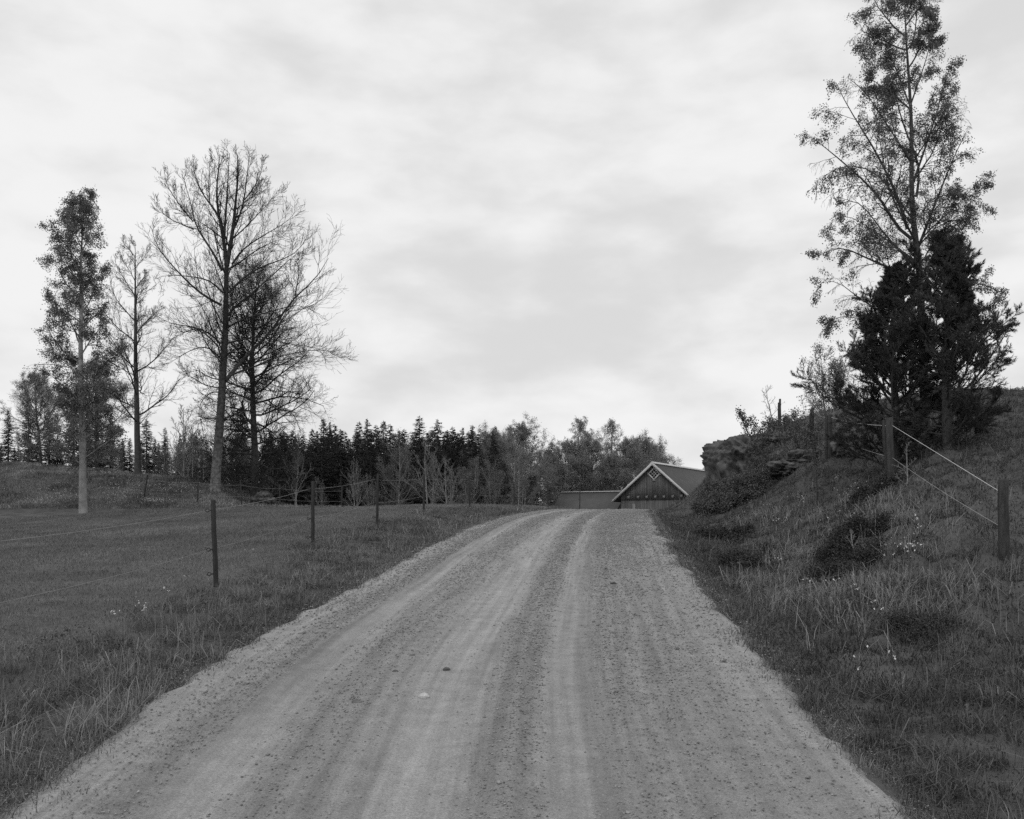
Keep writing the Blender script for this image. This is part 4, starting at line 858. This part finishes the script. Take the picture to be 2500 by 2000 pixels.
# low doors in the lower wall
def loc_s(px):
    k = (px - CX) / F; return (85.39 * k - 13.43) / (math.cos(TH) + math.sin(TH) * k)
for x0, x1, zt, tn in ((loc_s(1543), loc_s(1551), zl - .35, 1.7), (loc_s(1585), loc_s(1614), zl - 1.0, 1.25)):
    b = MB(); b.box(((x0 + x1) / 2, OV - .03, zt / 2 - .3), (abs(x1 - x0) / 2, .02, zt / 2 + .3), tone=tn); b.build('door', m_board, barn)
# nest boxes
words = ['leftmost', 'second from left', 'third from left', 'middle', 'third from right', 'second from right', 'rightmost']
for w_, px, py in zip(words, [1535.2, 1558.6, 1579.7, 1600.8, 1621.6, 1643.4, 1665], [1213, 1212.5, 1212.2, 1211.8, 1211.2, 1210.5, 1209.5]):
    s_ = loc_s(px); lw = Vector((math.cos(TH), -math.sin(TH))) * s_ + Vector((math.sin(TH), math.cos(TH))) * (OV - .05) + AX
    zc = CZ + (HZ - py) * lw.y / F
    nb = thing('nest_box', 'small wooden nest box on the barn gable, %s of the row' % w_, 'nest box', (lw.x, lw.y, zc), 'row of nest boxes on the barn gable', -TH)
    b = MB(); b.box((0, -.09, -.02), (.10, .09, .17)); b.build('box', m_box, nb)
    b = MB(); b.box((0, -.11, .16), (.115, .135, .014), Matrix.Rotation(.2, 4, 'X')); b.build('lid', m_oldwood, nb)
    b = MB(); b.box((0, -.183, .06), (.03, .004, .03)); b.build('entrance_hole', m_dark, nb)
# shed
sx = (1372 - CX) * 95 / F; shed = thing('shed', 'low long shed with dark roof and pale ridge left of the barn', 'shed', (sx, 95, -.7), rz=-TH)
rz0 = CZ + (HZ - 1202) * 95 / F + .7; sm_ = .77; LS = 7.3; hw = 3.3
b = MB()
def slab2(x0, x1, y1, top, th, m):
    V = [(x0, 0, top), (x1, 0, top), (x1, y1, top - m * abs(y1)), (x0, y1, top - m * abs(y1))]; V += [(p, q, r - th) for p, q, r in V]
    b.add(V, [(0,1,2,3),(7,6,5,4),(0,4,5,1),(2,6,7,3),(1,5,6,2),(3,7,4,0)])
slab2(0, LS, -hw, rz0, .12, sm_); slab2(0, LS, hw, rz0, .12, sm_); b.build('roof', m_roof, shed)
b = MB(); b.box((LS / 2, 0, rz0 + .0), (LS / 2 + .02, .14, .055)); b.build('ridge_cap', m_trim, shed)
b = MB()
for y_ in (-hw + .4, hw - .4): b.box((LS / 2, y_, (rz0 - sm_ * (hw - .4) - .16) / 2 - .3), (LS / 2 - .25, .05, (rz0 - sm_ * (hw - .4) - .16) / 2 + .3))
for x_ in (.3, LS - .3): b.add([(x_, -hw + .5, -.6), (x_, hw - .5, -.6), (x_, hw - .5, rz0 - sm_ * (hw - .5) - .16), (x_, 0, rz0 - .16), (x_, -hw + .5, rz0 - sm_ * (hw - .5) - .16)], [(0, 1, 2, 3, 4)])
b.build('wall', m_board, shed)
# pale plank on the crest of the road
v = P(1566, 1246, 46); b = MB(); b.box((0, 0, 0), (.16, .3, .02), Matrix.Rotation(.3, 4, 'Z'))
o = b.build('white_plank', m_trim); o.location = (v.x, v.y, tz(v.x, v.y) + .1); tag(o, 'small white plank lying where the road crests before the barn', 'plank')

# ------------------------------------------------------------------ sky, sun, camera
sc = bpy.context.scene
w = bpy.data.worlds.new('World'); sc.world = w; w.use_nodes = True
nt = w.node_tree; N = nt.nodes; L = nt.links; bg = N['Background']; bg.inputs[1].default_value = .1
SUN_EL, SUN_AZ = math.radians(48), math.radians(205)
st = N.new('ShaderNodeTexSky'); st.sky_type = 'NISHITA'; st.sun_disc = False; st.sun_elevation = SUN_EL; st.sun_rotation = SUN_AZ
bw = N.new('ShaderNodeRGBToBW'); L.new(st.outputs[0], bw.inputs[0])
tc = N.new('ShaderNodeTexCoord'); sp = N.new('ShaderNodeSeparateXYZ'); L.new(tc.outputs['Generated'], sp.inputs[0])
def mth(op, a, c=0.0):
    x_ = N.new('ShaderNodeMath'); x_.operation = op
    for i, q in enumerate((a, c)):
        if isinstance(q, (int, float)): x_.inputs[i].default_value = q
        else: L.new(q, x_.inputs[i])
    return x_.outputs[0]
cv = N.new('ShaderNodeCombineXYZ'); L.new(sp.outputs[0], cv.inputs[0]); L.new(sp.outputs[1], cv.inputs[1]); L.new(mth('MULTIPLY', sp.outputs[2], 2.3), cv.inputs[2])
def nz_(scale, det, dist=0.0, off=0.0):
    mp = N.new('ShaderNodeMapping'); mp.inputs['Location'].default_value = (off, off * .7, off * .4); L.new(cv.outputs[0], mp.inputs[0])
    n_ = N.new('ShaderNodeTexNoise'); n_.inputs['Scale'].default_value = scale; n_.inputs['Detail'].default_value = det; n_.inputs['Roughness'].default_value = .48; n_.inputs['Distortion'].default_value = dist
    L.new(mp.outputs[0], n_.inputs['Vector']); return n_.outputs[0]
big = nz_(2.2, 2, .2, 2.0); mid = nz_(9.0, 6, .1, 5.0)
mixv = mth('ADD', mth('MULTIPLY', big, .5), mth('MULTIPLY', mid, .5))
mr = N.new('ShaderNodeMapRange'); mr.interpolation_type = 'SMOOTHSTEP'; mr.inputs[1].default_value = .36; mr.inputs[2].default_value = .62; mr.inputs[3].default_value = 7.0; mr.inputs[4].default_value = 8.9
L.new(mixv, mr.inputs[0])
tot = mth('ADD', mr.outputs[0], mth('MULTIPLY', bw.outputs[0], .015))
cb = N.new('ShaderNodeCombineColor')
for i in range(3): L.new(tot, cb.inputs[i])
L.new(cb.outputs[0], bg.inputs[0])
sl = bpy.data.lights.new('sun', 'SUN'); sl.energy = .6; sl.angle = math.radians(25); so = bpy.data.objects.new('sun', sl); C.objects.link(so)
sd = Vector((math.sin(SUN_AZ) * math.cos(SUN_EL), math.cos(SUN_AZ) * math.cos(SUN_EL), math.sin(SUN_EL)))
so.rotation_euler = sd.to_track_quat('Z', 'Y').to_euler()
cam = bpy.data.cameras.new('camera'); co = bpy.data.objects.new('camera', cam); C.objects.link(co)
co.location = (0, 0, CZ); co.rotation_euler = (math.radians(90), 0, 0)
cam.sensor_width = 36; cam.lens = 36 * F / 2500; cam.shift_y = (HZ - 1000) / 2500; cam.clip_end = 3000; cam.clip_start = .05
sc.camera = co
sc.view_settings.view_transform = 'Standard'; sc.view_settings.look = 'None'; sc.view_settings.exposure = 0; sc.view_settings.gamma = 1
sc.cycles.use_denoising = False; sc.cycles.max_bounces = 6; sc.cycles.diffuse_bounces = 3; sc.cycles.transparent_max_bounces = 8
for k in list(bpy.data.objects):
    if 'used' in k.keys(): del k['used']
